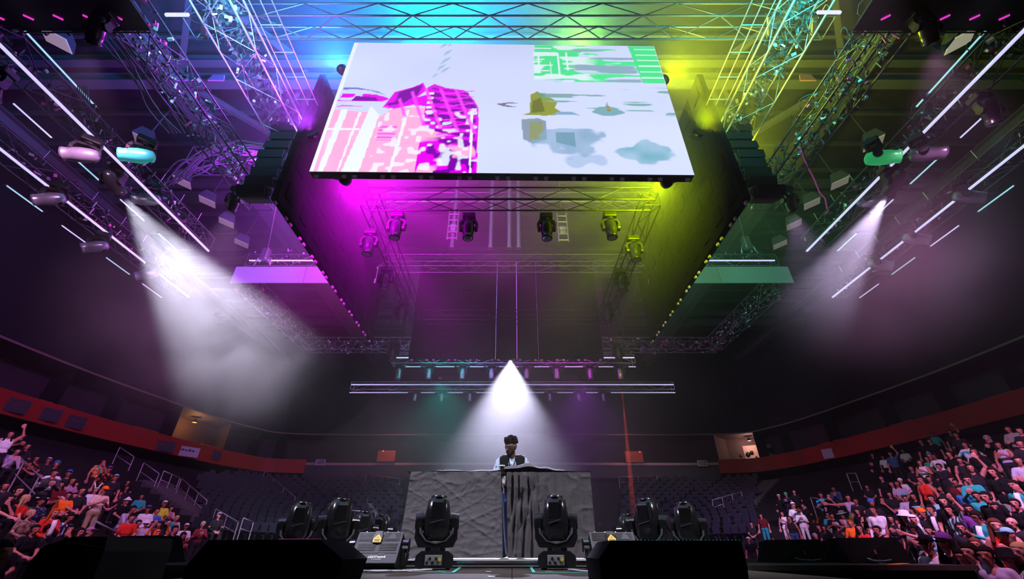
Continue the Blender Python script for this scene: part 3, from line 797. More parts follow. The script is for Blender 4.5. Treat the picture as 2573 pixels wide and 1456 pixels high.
# the three other screens of the hanging cube; their pictures face away from us
ZB = SBL.z
def side_wall(label, a, b, z0, h, emat, out_dir):
    """wall from a to b (xy), picture on the out_dir side, panel backs towards us"""
    a = Vector((a[0], a[1], z0)); b = Vector((b[0], b[1], z0)); Ln = (b - a).length
    t = thing('led_screen', label, 'screen', a, (0, 0, math.atan2(b.y - a.y, b.x - a.x)))
    # picture on local -Y if out_dir<0 else +Y
    yo = 0.102 * out_dir
    MB().add([(0.06, yo, 0.03), (Ln - 0.06, yo, 0.03), (Ln - 0.06, yo, h - 0.03), (0.06, yo, h - 0.03)], [(0, 1, 2, 3)]).build('display', emat, t)
    n = max(1, round(Ln / 1.0)); w = Ln / n; rows = 5; hh = h / rows
    pm = MB().box((0, 0, 0), (w - 0.015, 0.20, hh - 0.015)).box((0, -0.12 * out_dir, 0), (w * 0.5, 0.05, hh * 0.45)).mesh('panel', mat('panel_matte', (.005, .005, .006), .9, 0, .2, 14, spec=.03))
    for i in range(n):
        for k in range(rows): link('panel', pm, t, ((i + .5) * w, 0, (k + .5) * hh))
    for i in range(n + 1):
        for sx in (-0.15, 0.15):
            x = i * w + sx
            if 0 < x < Ln: link('bracket', tabm, t, (x, 0, 0.0))
    return t
XL, XR, YN, YF = -6.78, 6.72, 9.0, 18.8
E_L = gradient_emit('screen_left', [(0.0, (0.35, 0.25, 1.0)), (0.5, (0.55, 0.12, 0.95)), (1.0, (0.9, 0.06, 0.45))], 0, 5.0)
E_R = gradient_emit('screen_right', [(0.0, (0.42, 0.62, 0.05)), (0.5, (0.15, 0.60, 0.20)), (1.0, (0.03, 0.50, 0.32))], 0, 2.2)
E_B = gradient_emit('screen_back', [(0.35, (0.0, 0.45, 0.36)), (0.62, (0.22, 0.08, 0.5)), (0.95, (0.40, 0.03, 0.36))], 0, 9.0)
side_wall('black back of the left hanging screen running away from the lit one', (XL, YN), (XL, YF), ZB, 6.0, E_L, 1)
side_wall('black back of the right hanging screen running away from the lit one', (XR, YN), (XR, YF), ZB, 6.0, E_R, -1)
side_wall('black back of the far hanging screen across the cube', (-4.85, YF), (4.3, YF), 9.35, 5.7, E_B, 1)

# ---- line arrays at the two front corners of the cube
cabm = MB().prism([(-0.42, -0.20), (0.42, -0.20), (0.50, 0.0), (0.42, 0.20), (-0.42, 0.20), (-0.50, 0.0)], -0.42, 0.30)
cabm = MB().box((0, 0, 0), (0.95, 0.62, 0.42), bev=0.13).mesh('cabinet', M_RUB)
grm = MB().box((0, -0.385, 0), (0.82, 0.02, 0.32), bev=0.008).mesh('grille', M_BLACK)
pinm = MB().cyl((-0.485, -0.2, 0.12), (0.485, -0.2, 0.12), 0.02, n=6).cyl((-0.485, 0.2, 0.12), (0.485, 0.2, 0.12), 0.02, n=6).mesh('rigging_pin', M_ALU)
for sgn, side in ((-1, 'left'), (1, 'right')):
    z = ZB + 0.28; y = 9.15; x0 = (XL if sgn < 0 else XR) + sgn * 0.60
    for k in range(11):
        an = R(24 * max(0, (5 - k)) / 5.0)
        t = thing('line_array_speaker', 'black speaker cabinet %s from the bottom in the array at the screen\'s %s end' %
                  (('first second third fourth fifth sixth seventh eighth ninth tenth eleventh').split()[k], side), 'speaker', (x0 + sgn * (0.07 * math.sin(k * 1.9) + 0.02 * k - (0.12 if k == 1 else 0)), y + 0.02 * k, z), (an, 0, 0),
                  'hanging speaker array %s' % side)
        link('cabinet', cabm, t); link('grille', grm, t); link('rigging_pin', pinm, t)
        z += 0.44; y += -0.0 if k > 4 else 0.10 * (5 - k) / 5

# ---- ring truss and moving heads inside the cube
ZR = 11.15
ring = [((-4.5, 10.0), (4.4, 10.0)), ((-4.5, 18.0), (4.4, 18.0)), ((-4.5, 10.0), (-4.5, 18.0)), ((4.4, 10.0), (4.4, 18.0))]
for (a, b), w in zip(ring, ('front', 'far', 'left', 'right')):
    truss('black truss on the %s side of the ring inside the hanging cube' % w, (a[0], a[1], ZR), (b[0], b[1], ZR), 0.5, 0.5, 0.85, M_BLACK)
inner = []
for u, v in ((990, 604), (1175, 606), (1375, 606), (1540, 604), (920, 645), (1600, 660), (963, 733), (1567, 738), (1005, 812), (1530, 815), (1105, 882), (1215, 882), (1335, 883), (1445, 884)):
    inner.append(at_Z(u, v, 9.85))
wd = ['first from the left in the near row', 'second from the left in the near row', 'third from the left in the near row', 'rightmost in the near row',
      'nearest on the left flank', 'nearest on the right flank', 'middle one on the left flank', 'middle one on the right flank', 'farthest on the left flank', 'farthest on the right flank',
      'leftmost in the far row', 'second from the left in the far row', 'second from the right in the far row', 'rightmost in the far row']
for p, w in zip(inner, wd):
    hang_head('black moving head light hanging under the cube, ' + w, (p.x, p.y, 10.9), s=1.15, group='moving heads under the cube')
# two heads hung lower on drop pipes at the far corners
for u, sd in ((985, 'left'), (1556, 'right')):
    p = at_Y(u, 905, 18.6)
    t = hang_head('black moving head on long drop pipes at the far %s corner of the cube' % sd, (p.x, p.y, p.z + 0.95), s=1.2, headmat=M_BLACK)
    MB().cyl((-0.28, 0, 0.03), (-0.28, 0, 2.6), 0.03, n=6).cyl((0.28, 0, 0.03), (0.28, 0, 2.6), 0.03, n=6).build('drop_pipe', M_BLACK, t)
# cross trusses and chain hoists high inside the cube
for y, z, w in ((13.0, 15.8, 'near'), (15.5, 16.2, 'far')):
    truss('grey truss across the top of the hanging cube, %s one' % w, (-6.0, y, z), (6.0, y, z), 0.6, 0.6, 1.2, M_ALU)
for k, (u, v) in enumerate(((1137, 580), (1415, 585))):
    p = at_Y(u, v, 14.2)
    t = thing('chain_hoist', 'silver chain hoist motor frame seen up inside the cube, %s one' % ('left', 'right')[k], 'hoist', (p.x, p.y, p.z - 0.5))
    for sx in (-0.2, 0.2): MB().cyl((sx, 0, 0), (sx, 0, 1.6), 0.035, n=6).build('rail', M_ALU, t)
    for i in range(5): MB().cyl((-0.2, 0, 0.1 + i * 0.33), (0.2, 0, 0.1 + i * 0.33), 0.03, n=6).build('rung', M_ALU, t)
    MB().box((0, 0.1, 0.7), (0.26, 0.2, 0.4), bev=0.04).build('motor', M_ALU, t)
    MB().cyl((0, 0, 1.6), (0, 0, 5.0), 0.012, n=5).build('chain', M_ALU, t)
for k, u in enumerate((1135, 1232, 1279, 1303)):
    a = at_Y(u, 470, 15.0); b = at_Y(u, 620, 15.0)
    t = thing('vertical_pipe', 'pale vertical pipe hanging inside the cube, %s from the left' % ('first', 'second', 'third', 'fourth')[k], 'pipe', b)
    MB().cyl((0, 0, 0), (0, 0, a.z - b.z + 1.5), 0.10, n=10).build('pipe', M_ALU, t)
    MB().cyl((0, 0, -0.12), (0, 0, 0), 0.12, n=10).build('end_cap', M_ALU, t)
# ---------------------------------------------------------------- side trusses with tube lights
T_FLANK, T_SIDE, T_CAB, T_CYAN = {}, {}, {}, {}
TG = 'tube lights on the side trusses'
def flood(label, loc, aim, s=1.0, col=None, group=None):
    return hang_head(label, loc, aim, s=s, headmat=col, group=group)
M_SILV = mat('silver_body', (0.34, 0.34, 0.40), 0.3, 0.6, 0.1, 12)
for sgn, sd in ((-1, 'left'), (1, 'right')):
    X1 = 10.65 if sgn < 0 else 10.35
    X2 = 13.4 if sgn < 0 else 13.3
    zt = 10.95
    for X, y0, y1, nm in ((X1, 4.3, 12.1, 'inner'), (X2, 5.0, 15.3, 'outer')):
        T_SIDE[(sgn, nm)] = truss('dark lighting truss, %s of the two running back on the %s' % (nm, sd), (sgn * (X + 0.28), y0, zt), (sgn * (X + 0.28), y1, zt), 0.55, 0.55, 0.8, M_ALUD, faces='lrb')
        tube_light('long pale tube light along the %s %s truss' % (nm, sd), (sgn * X, y0, zt - 0.30), (sgn * X, y1, zt - 0.30), 0.035, M_TUBE, TG)
        tube_light('thin upper tube light along the %s %s truss' % (nm, sd), (sgn * X, y0, zt + 0.42), (sgn * X, y0 + (2.6 if nm == 'inner' else 1.2), zt + 0.42), 0.02, M_TUBE2, TG)
        n = 5 if nm == 'inner' else 6
        L = (y1 - y0) / n
        for k in range(n):
            tube_light('short tube light %s from the near end below the %s %s truss' % (('first', 'second', 'third', 'fourth', 'fifth', 'sixth')[k], nm, sd),
                       (sgn * (X + 0.75), y0 + k * L + 0.2, zt - 0.55), (sgn * (X + 0.75), y0 + (k + 0.78) * L, zt - 0.55), 0.018, M_TUBE if k % 2 else M_TUBE2, TG)
    # drop rods (short pale sticks below the trusses)
    for X, ys in ((X1 + 0.1, (8.4, 9.4, 10.3, 11.2)), (X2 + 0.1, (8.5, 10.2, 11.4, 12.4, 13.4, 14.4))):
        for i, y in enumerate(ys):
            o = MB().cyl((0, 0, 0), (0, 0.02, 0.42), 0.012, n=6).build('safety_rod', M_ALU, None, (sgn * X, y, zt + 0.28))
            tag(o, 'short pale rod standing on the %s truss, %s from the near end' % ('inner ' + sd if X < 12 else 'outer ' + sd, ('first', 'second', 'third', 'fourth', 'fifth', 'sixth')[i]), 'rod', 'rods on the side trusses')
    # bullet shaped lamp bodies; turquoise and green light put into two as glow
    spots = ((208, 388), (372, 500), (350, 390)) if sgn < 0 else ((2325, 385), (2185, 505), (2212, 395))
    for (u, v), w, mm in zip(spots, ('big silver', 'smaller silver', 'turquoise lit'), (M_SILV, M_SILV, mat('turquoise_lit_body', (0.05, 0.5, 0.45), 0.35, 0.2, 0.1, emit=(0.05, 0.7, 0.6), estr=0.25) if sgn < 0 else mat('green_lit_body', (0.05, 0.5, 0.12), 0.35, 0.2, 0.1, emit=(0.05, 0.8, 0.25), estr=0.3))):
        p = at_Z(u, v, 10.1 if w[0] != 's' else 10.75)
        hang_head('%s stage lamp slung under the inner %s truss' % (w, sd), (p.x, p.y, p.z + 0.55), (p.x + sgn * 3.0, p.y - 1.2, p.z - 0.9), rz=R(40), s=1.15, headmat=mm)
    for k, (u, v) in enumerate(((128, 500), (242, 620), (370, 690)) if sgn < 0 else ((2432, 495), (2300, 600), (2210, 665))):
        p = at_Z(u, v, 10.1)
        hang_head('dim grey stage lamp slung under the outer %s truss, %s from the near end' % (sd, ('first', 'second', 'third')[k]), (p.x, p.y, p.z + 0.55), (p.x + sgn * 2.0, p.y - 1.0, p.z - 1.2), rz=R(40), s=1.1, headmat=M_SILV)

# ---- the two white follow beams
M_LAMP = mat('lamp_glow', (1, 1, 1), 0.3, 0, 0, emit=(0.95, 0.95, 1.0), estr=6.0)
def beam_lamp(label, u, v, z, aim, energy, color, size, blend, s=1.15, radius=0.06):
    p = at_Z(u, v, z)
    aim = Vector(aim)
    dirv = (aim - p).normalized()
    top = p - dirv * 0.34 * s
    t = hang_head(label, (top.x, top.y, top.z + 0.5 * s), aim, rz=0.0, s=s, lensmat=M_LAMP)
    lp = p + dirv * 0.12
    add_light('beam', 'SPOT', lp, color, energy, aim, spot_size=R(size), spot_blend=blend, shadow_soft_size=radius)
    return t
beam_lamp('stage lamp throwing the bright white beam down from the inner left truss', 307, 490, 10.1, at_Y(575, 850, 13.5), LIT['beam_l'], (0.80, 0.78, 1.0), 46, 0.6)
beam_lamp('stage lamp throwing the dimmer lilac beam down from the inner right truss', 2230, 490, 10.1, at_Y(2085, 720, 12.0), LIT['beam_r'], (0.78, 0.62, 1.0), 36, 0.6)

# ---------------------------------------------------------------- far trusses with hanging heads
Y8, Y9 = 20.3, 24.6
def far_row(Y, u0, u1, vy, us, nm, s):
    a = at_Y(u0, vy, Y); b = at_Y(u1, vy, Y)
    truss('silver truss hung across behind the DJ booth, %s one' % nm, (a.x, Y, a.z + 0.02), (b.x, Y, a.z + 0.02), 0.5, 0.45, 1.0, M_ALU)
    tube_light('long tube light along the %s truss behind the booth' % nm, (a.x, Y - 0.3, a.z + 0.06), (b.x, Y - 0.3, a.z + 0.06), 0.035, M_TUBE)
    n = len(us)
    for i in range(n + 1):
        xa = a.x if i == 0 else at_Y(us[i - 1], vy, Y).x + 0.35
        xb = b.x if i == n else at_Y(us[i], vy, Y).x - 0.35
        if xb - xa > 0.4:
            tube_light('lower tube light segment %s from the left on the %s truss behind the booth' % (('first', 'second', 'third', 'fourth', 'fifth', 'sixth', 'seventh', 'eighth', 'ninth')[i], nm),
                       (xa, Y - 0.3, a.z - 0.42), (xb, Y - 0.3, a.z - 0.42), 0.022, M_TUBE)
    for i, u in enumerate(us):
        p = at_Y(u, vy, Y)
        hang_head('silver moving head %s from the left under the %s truss behind the booth' % (('first', 'second', 'third', 'fourth', 'fifth', 'sixth', 'seventh', 'eighth')[i], nm), (p.x, Y, a.z - 0.18), s=s, headmat=M_SILV, group='heads under the %s truss' % nm)
    return a
aN = far_row(Y8, 988, 1592, 908, (1006, 1081, 1164, 1236, 1322, 1397, 1480, 1554), 'nearer', 0.95)
aF = far_row(Y9, 885, 1690, 974, (1046, 1112, 1182, 1300, 1381, 1453, 1514), 'farther', 0.8)
# the white back light over the DJ and the thin red beam
pb = at_Y(1283, 912, 19.6)
t = hang_head('stage lamp throwing the bright white beam down on the DJ', (pb.x, pb.y, pb.z + 0.9), (0.0, 7.6, 2.4), s=1.1, lensmat=M_LAMP)
add_light('beam', 'SPOT', (pb.x, pb.y - 0.35, pb.z), (0.72, 0.70, 1.0), LIT['beam_c'], (-0.1, 7.9, 2.5), spot_size=R(12.5), spot_blend=0.5, shadow_soft_size=0.05)
pr = at_Y(1556, 925, 18.6)
add_light('red_beam', 'SPOT', (pr.x, pr.y - 0.1, pr.z), (1.0, 0.10, 0.05), LIT['beam_red'], at_Y(1583, 1190, 17.2), spot_size=R(2.2), spot_blend=0.4, shadow_soft_size=0.02)

for u0, Yb, v0, u1 in ((1481, Y8 - .1, 925, 1487), (1514, Y9 - .1, 985, 1521)):
    q = at_Y(u0, v0, Yb)
    add_light('red_beam', 'SPOT', q, (1.0, 0.10, 0.05), LIT['beam_red'] * .25, at_Y(u1, 1200, Yb - .6), spot_size=R(2.6), spot_blend=0.6, shadow_soft_size=0.02)
# ---------------------------------------------------------------- rear rectangular truss frame with pale banner
ZF = 12.72
for sgn, sd in ((-1, 'left'), (1, 'right')):
    T_FLANK[sgn] = truss('busy silver truss on the %s flank of the rear frame' % sd, (sgn * 13.3, 17.9, ZF + 0.4), (sgn * 13.1, 25.4, ZF + 0.4), 0.7, 0.9, 0.75, M_ALU, faces='lrbt')
T_NEARX = truss('silver near cross truss of the rear frame above the pale banner', (-13.4, 17.9, 14.2), (13.4, 17.9, 14.2), 0.6, 0.7, 1.1, M_ALU, faces='lrb')
T_FARX = truss('silver far cross truss of the rear frame', (-13.2, 25.4, ZF + 0.3), (13.2, 25.4, ZF + 0.3), 0.6, 0.8, 1.0, M_ALU, faces='lrb')
M_BAN = mat('banner_cloth', (0.55, 0.55, 0.62), 0.7, 0, 0.06, 1)
for sgn, sd in ((-1, 'left'), (1, 'right')):
    xa, xb = sgn * 6.6, sgn * 13.65
    for k in range(2):
        x0 = xa + (xb - xa) * k / 2; x1 = xa + (xb - xa) * (k + 1) / 2
        o = MB().box(((x0 + x1) / 2, 17.45, 13.2), (abs(x1 - x0) - 0.02, 0.05, 0.95)).build('banner', M_BAN)
        tag(o, 'plain pale banner on the rear frame, %s half on the %s' % (('inner', 'outer')[k], sd), 'banner')
    tube_light('level tube light above the pale banner on the %s' % sd, (sgn * 7.0, 17.5, 14.1), (sgn * 13.2, 17.5, 14.1), 0.04, M_TUBE)
# small fixtures crowding the rear frame: clamps, connectors, lamp ends
def clutter(name, host, p0, p1, n, w, h, seed, mats, smax=0.16):
    r = random.Random(seed); p0 = Vector(p0); p1 = Vector(p1); mb = MB()
    for i in range(n):
        p = p0.lerp(p1, r.random()) + Vector((r.uniform(-w, w), r.uniform(-w, w), r.uniform(-h, h)))
        k = r.random(); mi = r.choice(range(len(mats))) if r.random() < .55 else 0
        M = Matrix.Translation(p) @ Euler((r.uniform(-.4, .4), r.uniform(-.5, .5), r.uniform(0, 3))).to_matrix().to_4x4()
        if k < .45: mb.box((0, 0, 0), (r.uniform(.04, smax), r.uniform(.03, .08), r.uniform(.03, .10)), mi, M)
        elif k < .7: mb.cyl((0, 0, -r.uniform(.04, .12)), (0, 0, r.uniform(.04, .14)), r.uniform(.012, .03), n=6, mi=mi, M=M)
        else:
            a = r.uniform(.1, .35); pts = [(a * math.cos(q), .1 * math.sin(2 * q), a * math.sin(q)) for q in np.linspace(0, r.uniform(2, 5), 9)]
            mb.tube(pts, .010, 4, 0, M)
    o = mb.build(name, mats)
    bpy.context.view_layer.update()
    o.parent = host; o.matrix_parent_inverse = host.matrix_world.inverted()
    o['kind'] = 'stuff'; o['label'] = 'tangle of small clamps and cables'
    return o
M_RP = mat('pink_connector', (0.7, 0.1, 0.35), 0.4)
CL = [M_ALUD, M_ALU, M_WHITE, M_RP]
# ---------------------------------------------------------------- near trusses overhead
for sgn, sd in ((-1, 'left'), (1, 'right')):
    T_CAB[sgn] = truss('black cable truss overhead between the %s beam truss and the screen' % sd, (sgn * 8.4, 3.2, 11.7), (sgn * 8.4, 10.8, 11.7), 0.8, 0.6, 0.9, M_ALUD, faces='lrb')
    T_CYAN[sgn] = truss('wide silver truss lit cyan overhead beside the %s end of the screen' % sd, (sgn * 7.55, 2.0, 13.7), (sgn * 7.55, 9.7, 13.7), 1.0, 0.6, 0.8, M_ALU, 0.035, faces='lrbt')
    # ladder beside it
    t = thing('cable_ladder', 'silver cable ladder beside the cyan lit truss on the %s' % sd, 'ladder', (sgn * 6.55, 2.0, 13.9))
    for sx in (-0.3, 0, 0.3): MB().cyl((sx, 0, 0), (sx, 6.6, 0), 0.018, n=6).build('rail', M_ALU, t)
    for k in range(9): MB().cyl((-0.3, 0.4 + k * 0.75, 0), (0.3, 0.4 + k * 0.75, 0), 0.018, n=6).build('rung', M_ALU, t)
    # black pod in the near corner
    pa = at_Z(380 if sgn < 0 else 2142, 78, 11.2)
    t = thing('lighting_pod', 'black lighting pod across the top %s corner with small lamps below' % sd, 'lighting pod', (pa.x, pa.y, 11.2))
    MB().prism([(0, 0), (sgn * 0.35, 0.5), (sgn * -9, 0.5), (sgn * -9, 0)] if False else [(0, 0), (-sgn * -0.35, 0.5), (sgn * 9, 0.5), (sgn * 9, 0)], -1.2, 0.0).build('housing', M_BLACK, t)
    pl = MB().box((0, 0, 0), (0.16, 0.035, 0.02)).mesh('lamp_strip', mat('magenta_strip', (0.5, 0, 0.4), 0.4, 0, 0, emit=(1.0, 0.05, 0.75) if sgn < 0 else (0.5, 0.1, 1.0), estr=0.8))
    for k in range(7): link('lamp_strip', pl, t, (sgn * (0.5 + k * 0.62), -0.28, -0.012), (0, 0, R(-35) * sgn))
    MB().cyl((0, 0.02, -0.02), (sgn * 9, 0.02, -0.02), 0.02, n=6).build('edge_pipe', M_ALUD, t)
    stud = MB().box((0, 0, 0), (0.05, 0.05, 0.08)).mesh('edge_stud', M_ALUD)
    for k in range(9): link('edge_stud', stud, t, (sgn * (0.25 + k * 0.5), 0.03, -0.05))
    o = MB().box((0, 0, 0), (0.50, 0.05, 0.07)).build('work_light', mat('work_light', (1, 1, 1), .3, 0, 0, emit=(.75, .78, 1), estr=1.1), None, at_Z(445 if sgn < 0 else 2083, 37 if sgn < 0 else 31, 11.6))
    tag(o, 'short white work light at the corner of the %s pod' % sd, 'lamp')
truss('long silver cross truss high above the screen', (-10.1, 7.1, 16.0), (9.9, 7.1, 16.0), 0.7, 0.75, 1.15, M_TRUSSD, 0.032, 0.02, faces='lrb')
for sgn, sd in ((-1, 'left'), (1, 'right')):
    for k, u in enumerate(((512, 548) if sgn < 0 else (1935, 2045))):
        p = at_Z(u, 62, 15.5)
        t = thing('truss_hinge', 'silver hinge box on the high cross truss, %s one on the %s' % (('outer', 'inner')[k], sd), 'hinge', p, (R(0), 0, R(-28 * sgn)))
        MB().box((0, 0, 0), (0.16, 0.62, 0.16), bev=0.02).build('box', M_ALU, t)
        for yy in (-0.36, 0.36): MB().cyl((-0.1, yy, 0), (0.1, yy, 0), 0.075, n=10).build('pin', M_ALUD, t)
for sgn, sd in ((-1, 'left'), (1, 'right')):
    clutter('rigging_clutter', T_FLANK[sgn], (sgn * 13.3, 18.0, ZF + .35), (sgn * 13.1, 25.3, ZF + .35), 420, .35, .5, 11 + sgn, CL)
    clutter('rigging_clutter', T_FARX, (sgn * 13.0, 25.3, ZF + .2), (sgn * 6.0, 25.3, ZF + .2), 320, .3, .45, 21 + sgn, CL)
    clutter('rigging_clutter', T_NEARX, (sgn * 13.3, 17.8, 14.4), (sgn * 7.0, 17.8, 14.4), 150, .3, .35, 31 + sgn, CL)
    X1 = 10.65 if sgn < 0 else 10.35
    clutter('rigging_clutter', T_SIDE[(sgn, 'inner')], (sgn * (X1 + .25), 4.5, 11.0), (sgn * (X1 + .25), 12.0, 11.0), 200, .3, .28, 41 + sgn, CL, .12)
    clutter('rigging_clutter', T_SIDE[(sgn, 'outer')], (sgn * 13.6, 5.2, 11.0), (sgn * 13.6, 15.2, 11.0), 150, .3, .28, 51 + sgn, CL, .12)
    clutter('rigging_clutter', T_CAB[sgn], (sgn * 8.4, 3.6, 11.7), (sgn * 8.4, 10.5, 11.7), 320, .45, .35, 61 + sgn, CL, .12)
    clutter('rigging_clutter', T_CYAN[sgn], (sgn * 7.55, 2.4, 13.75), (sgn * 7.55, 9.6, 13.75), 420, .42, .3, 71 + sgn, [M_ALUD, M_ALU, M_ALU, M_WHITE], .16)

# small truss stub right of the screen
pa = at_Y(1790, 385, 12.0)
truss('short silver truss stub right of the speakers', (pa.x, 12.0, pa.z), (pa.x + 1.1, 12.0, pa.z), 0.75, 0.8, 0.55, M_ALU, 0.032, 0.02)
pa = at_Y(690, 405, 12.0)
truss('short silver truss stub left of the speakers', (pa.x - 3.2, 12.0, pa.z), (pa.x + 0.3, 12.0, pa.z), 0.75, 0.8, 0.55, M_ALUD, 0.032, 0.02)
for sgn, sd, u, v in ((-1, 'left', 662, 655), (1, 'right', 1880, 625)):
    p = at_Y(u, v, 17.2)
    t = thing('bridle_hoist', 'silver bridle hoist on the %s with a taut cable up to the cube' % sd, 'hoist', p)
    MB().box((0, 0, 0.35), (0.34, 0.34, 0.7), bev=0.06).build('motor', M_ALU, t)
    MB().tube([(-0.4, 0, -0.3), (-0.3, 0, 0.1), (-0.12, 0, 0.35)], 0.04).build('arm', M_ALU, t)
    MB().tube([(0.4, 0, -0.3), (0.3, 0, 0.1), (0.12, 0, 0.35)], 0.04).build('arm', M_ALU, t)
    q = at_Y(695 if sgn < 0 else 1842, 515 if sgn < 0 else 490, 15.5) - p
    MB().cyl((0, 0, 0.7), q, 0.02, n=5).build('cable', M_ALU, t)

# ---------------------------------------------------------------- hanging cables
M_CAB = mat('cable_grey', (0.16, 0.16, 0.18), 0.5)
M_CABT = mat('cable_teal', (0.05, 0.22, 0.22), 0.5)
def cable(label, pts, r=0.018, m=None, group=None, name='cable'):
    # smooth catmull path
    P = [Vector(p) for p in pts]; out = []
    for i in range(len(P) - 1):
        p0, p1, p2, p3 = P[max(i - 1, 0)], P[i], P[i + 1], P[min(i + 2, len(P) - 1)]
        for k in range(7):
            s_ = k / 7.0
            out.append(0.5 * ((2 * p1) + (p2 - p0) * s_ + (2 * p0 - 5 * p1 + 4 * p2 - p3) * s_ ** 2 + (3 * p1 - p0 - 3 * p2 + p3) * s_ ** 3))
    out.append(P[-1])
    o0 = out[0].copy()
    o = MB().tube([p - o0 for p in out], r, 5).build(name, m or M_CAB, None, o0)
    return tag(o, label, 'cable', group)
def px_cable(label, uvs, z, r=0.018, m=None, group=None):
    return cable(label, [at_Z(u, v, z) for u, v in uvs], r, m, group)
for k in range(7):
    d = k * 4
    px_cable('teal cable of the looped bundle hanging by the left inner truss', [(195 + d, 215), (200 + d * 1.3, 262 + d), (214 + d, 298), (232 + d * .4, 300), (240 - d * .3, 262)], 11.3, 0.012, M_CABT, 'looped cable bundle left')
    px_cable('teal cable of the lower bundle hanging by the left inner truss', [(232 + d * .5, 303), (252 + d, 312 + d * .5), (270 + d * .8, 335), (284 + d * .3, 350 - d * .3)], 11.2, 0.012, M_CABT, 'lower cable bundle left')
    px_cable('teal cable of the looped bundle hanging by the right inner truss', [(2310 + d, 235), (2325 + d * .6, 260 + d), (2312 + d, 285), (2290 - d * .3, 296)], 11.3, 0.012, M_CABT, 'looped cable bundle right')
    px_cable('teal cable slung along the pod in the top right corner', [(2300 + d * 2, 100), (2340 + d, 112 + d), (2375, 112 + d * .6), (2398, 90 + d * .3)], 11.4, 0.010, M_CABT, 'cables at the right pod')
px_cable('pink cable winding down from the right screen corner to the inner truss', [(2009, 372), (2020, 400), (2027, 415), (2045, 450), (2060, 485), (2073, 500), (2078, 525), (2082, 530), (2070, 540)], 11.6, 0.022, mat('pink_glow_cable', (0.8, 0.12, 0.5), 0.5, emit=(0.8, 0.1, 0.5), estr=0.15))  # faint pink glow put into the cable's colour
r_ = random.Random(4)
for k in range(16):
    u0 = 395 + r_.uniform(0, 90); v0 = 470 - (u0 - 395) * .35 + r_.uniform(-10, 10)
    px_cable('grey cable of the tangle draped left of the speakers', [(u0, v0), (u0 + 45, v0 - 40 + r_.uniform(-20, 20)), (u0 + 100, v0 - 62 + r_.uniform(-25, 15)), (u0 + 170, v0 - 70 + r_.uniform(-25, 15)), (u0 + 230 + r_.uniform(0, 60), v0 - 75 + r_.uniform(-10, 20))], 13.2, 0.02, M_CAB, 'tangled cables left of the speakers')
for k in range(8):
    u0 = 230 + k * 10
    px_cable('dark cable running back along the left cable truss', [(u0, 70), (u0 + 50 + r_.uniform(-8, 8), 130), (u0 + 100 + r_.uniform(-10, 10), 200), (u0 + 150 + r_.uniform(-12, 12), 270 + r_.uniform(-10, 10)), (u0 + 195, 335)], 12.0, 0.016, M_CAB, 'cables along the left cable truss')
    u0 = 2250 - k * 11
    px_cable('dark cable running back along the right cable truss', [(u0, 85), (u0 - 60 + r_.uniform(-6, 6), 170), (u0 - 120 + r_.uniform(-8, 8), 255), (u0 - 165 + r_.uniform(-9, 9), 320)], 12.0, 0.012, mat('cable_olive', (0.25, 0.25, 0.05), 0.5), 'cables along the right cable truss')

# ---------------------------------------------------------------- coloured wash lamps fixed round the screen
def wash(label, loc, color, energy, aim, size=150, blend=0.8, rad=0.25):
    t = thing('wash_light', label, 'stage light', loc, (Vector(aim) - Vector(loc)).to_track_quat('-Z', 'Y').to_euler())
    MB().lathe([(0.10, 0.16), (0.16, 0.12), (0.18, 0.0), (0.15, 0.0)], 14).build('body', M_BLACK, t)
    MB().lathe([(0.001, 0.006), (0.148, 0.004)], 14).build('lens', M_LENS, t)
    MB().tube([(-0.2, 0, 0.05), (-0.21, 0, 0.22), (0, 0, 0.26), (0.21, 0, 0.22), (0.2, 0, 0.05)], 0.018).build('bracket', M_BLACK, t)
    add_light('wash_glow', 'SPOT', Vector(loc) + (Vector(aim) - Vector(loc)).normalized() * 0.05, color, energy, aim, spot_size=R(size), spot_blend=blend, shadow_soft_size=rad)
    return t
for lab, loc, col, en, aim, sz in LIT['wash']:
    wash(lab, loc, col, en, aim, sz)

for lab, loc, col, en, aim, sz in LIT['house']:
    hang_head(lab, loc, aim, s=1.0)
    dv = (Vector(aim) - (Vector(loc) - Vector((0, 0, .5)))).normalized()
    add_light('lamp_beam', 'SPOT', Vector(loc) - Vector((0, 0, .5)) + dv * .42, col, en, aim, spot_size=R(sz), spot_blend=0.8, shadow_soft_size=0.12)
# ================================================================ THE STAGE
ZS = 1.5
st = thing('stage_platform', None, None); struct(st, 'black stage platform with wooden deck')
# deck boards
M_DECKB = M_DECK
def deck(x0, x1, y0, y1, nxp, nyp):
    w = (x1 - x0) / nxp; l = (y1 - y0) / nyp
    me = MB().box((0, 0, -0.03), (w - 0.006, l - 0.006, 0.06)).mesh('deck_board', M_DECKB)
    for i in range(nxp):
        for j in range(nyp): link('deck_board', me, st, (x0 + (i + .5) * w, y0 + (j + .5) * l, ZS))
deck(-2.44, 2.44, 2.2, 7.08, 4, 4)
deck(-6.5, 6.5, 7.08, 14.4, 10, 6)
MB().box((0, 4.64, 0.72), (4.84, 4.84, 1.44)).build('thrust_base', M_BLACK, st)
MB().box((0, 10.76, 0.72), (12.9, 7.28, 1.44)).build('main_base', M_BLACK, st)
# riser with bright edge under the booth
ris = thing('riser', 'low riser with bright metal edge under the DJ booth', 'riser', (0, 0, ZS))
MB().box((-0.1, 8.2, 0.04), (5.2, 4.6, 0.08), bev=0.01).build('top', mat('riser_grey', (0.22, 0.21, 0.22), 0.6), ris)
MB().box((-0.1, 5.885, 0.062), (5.2, 0.04, 0.022)).build('edge_trim', M_CHROME, ris)
MB().box((-0.1, 5.885, 0.022), (5.2, 0.03, 0.014)).build('edge_trim', M_ALU, ris)

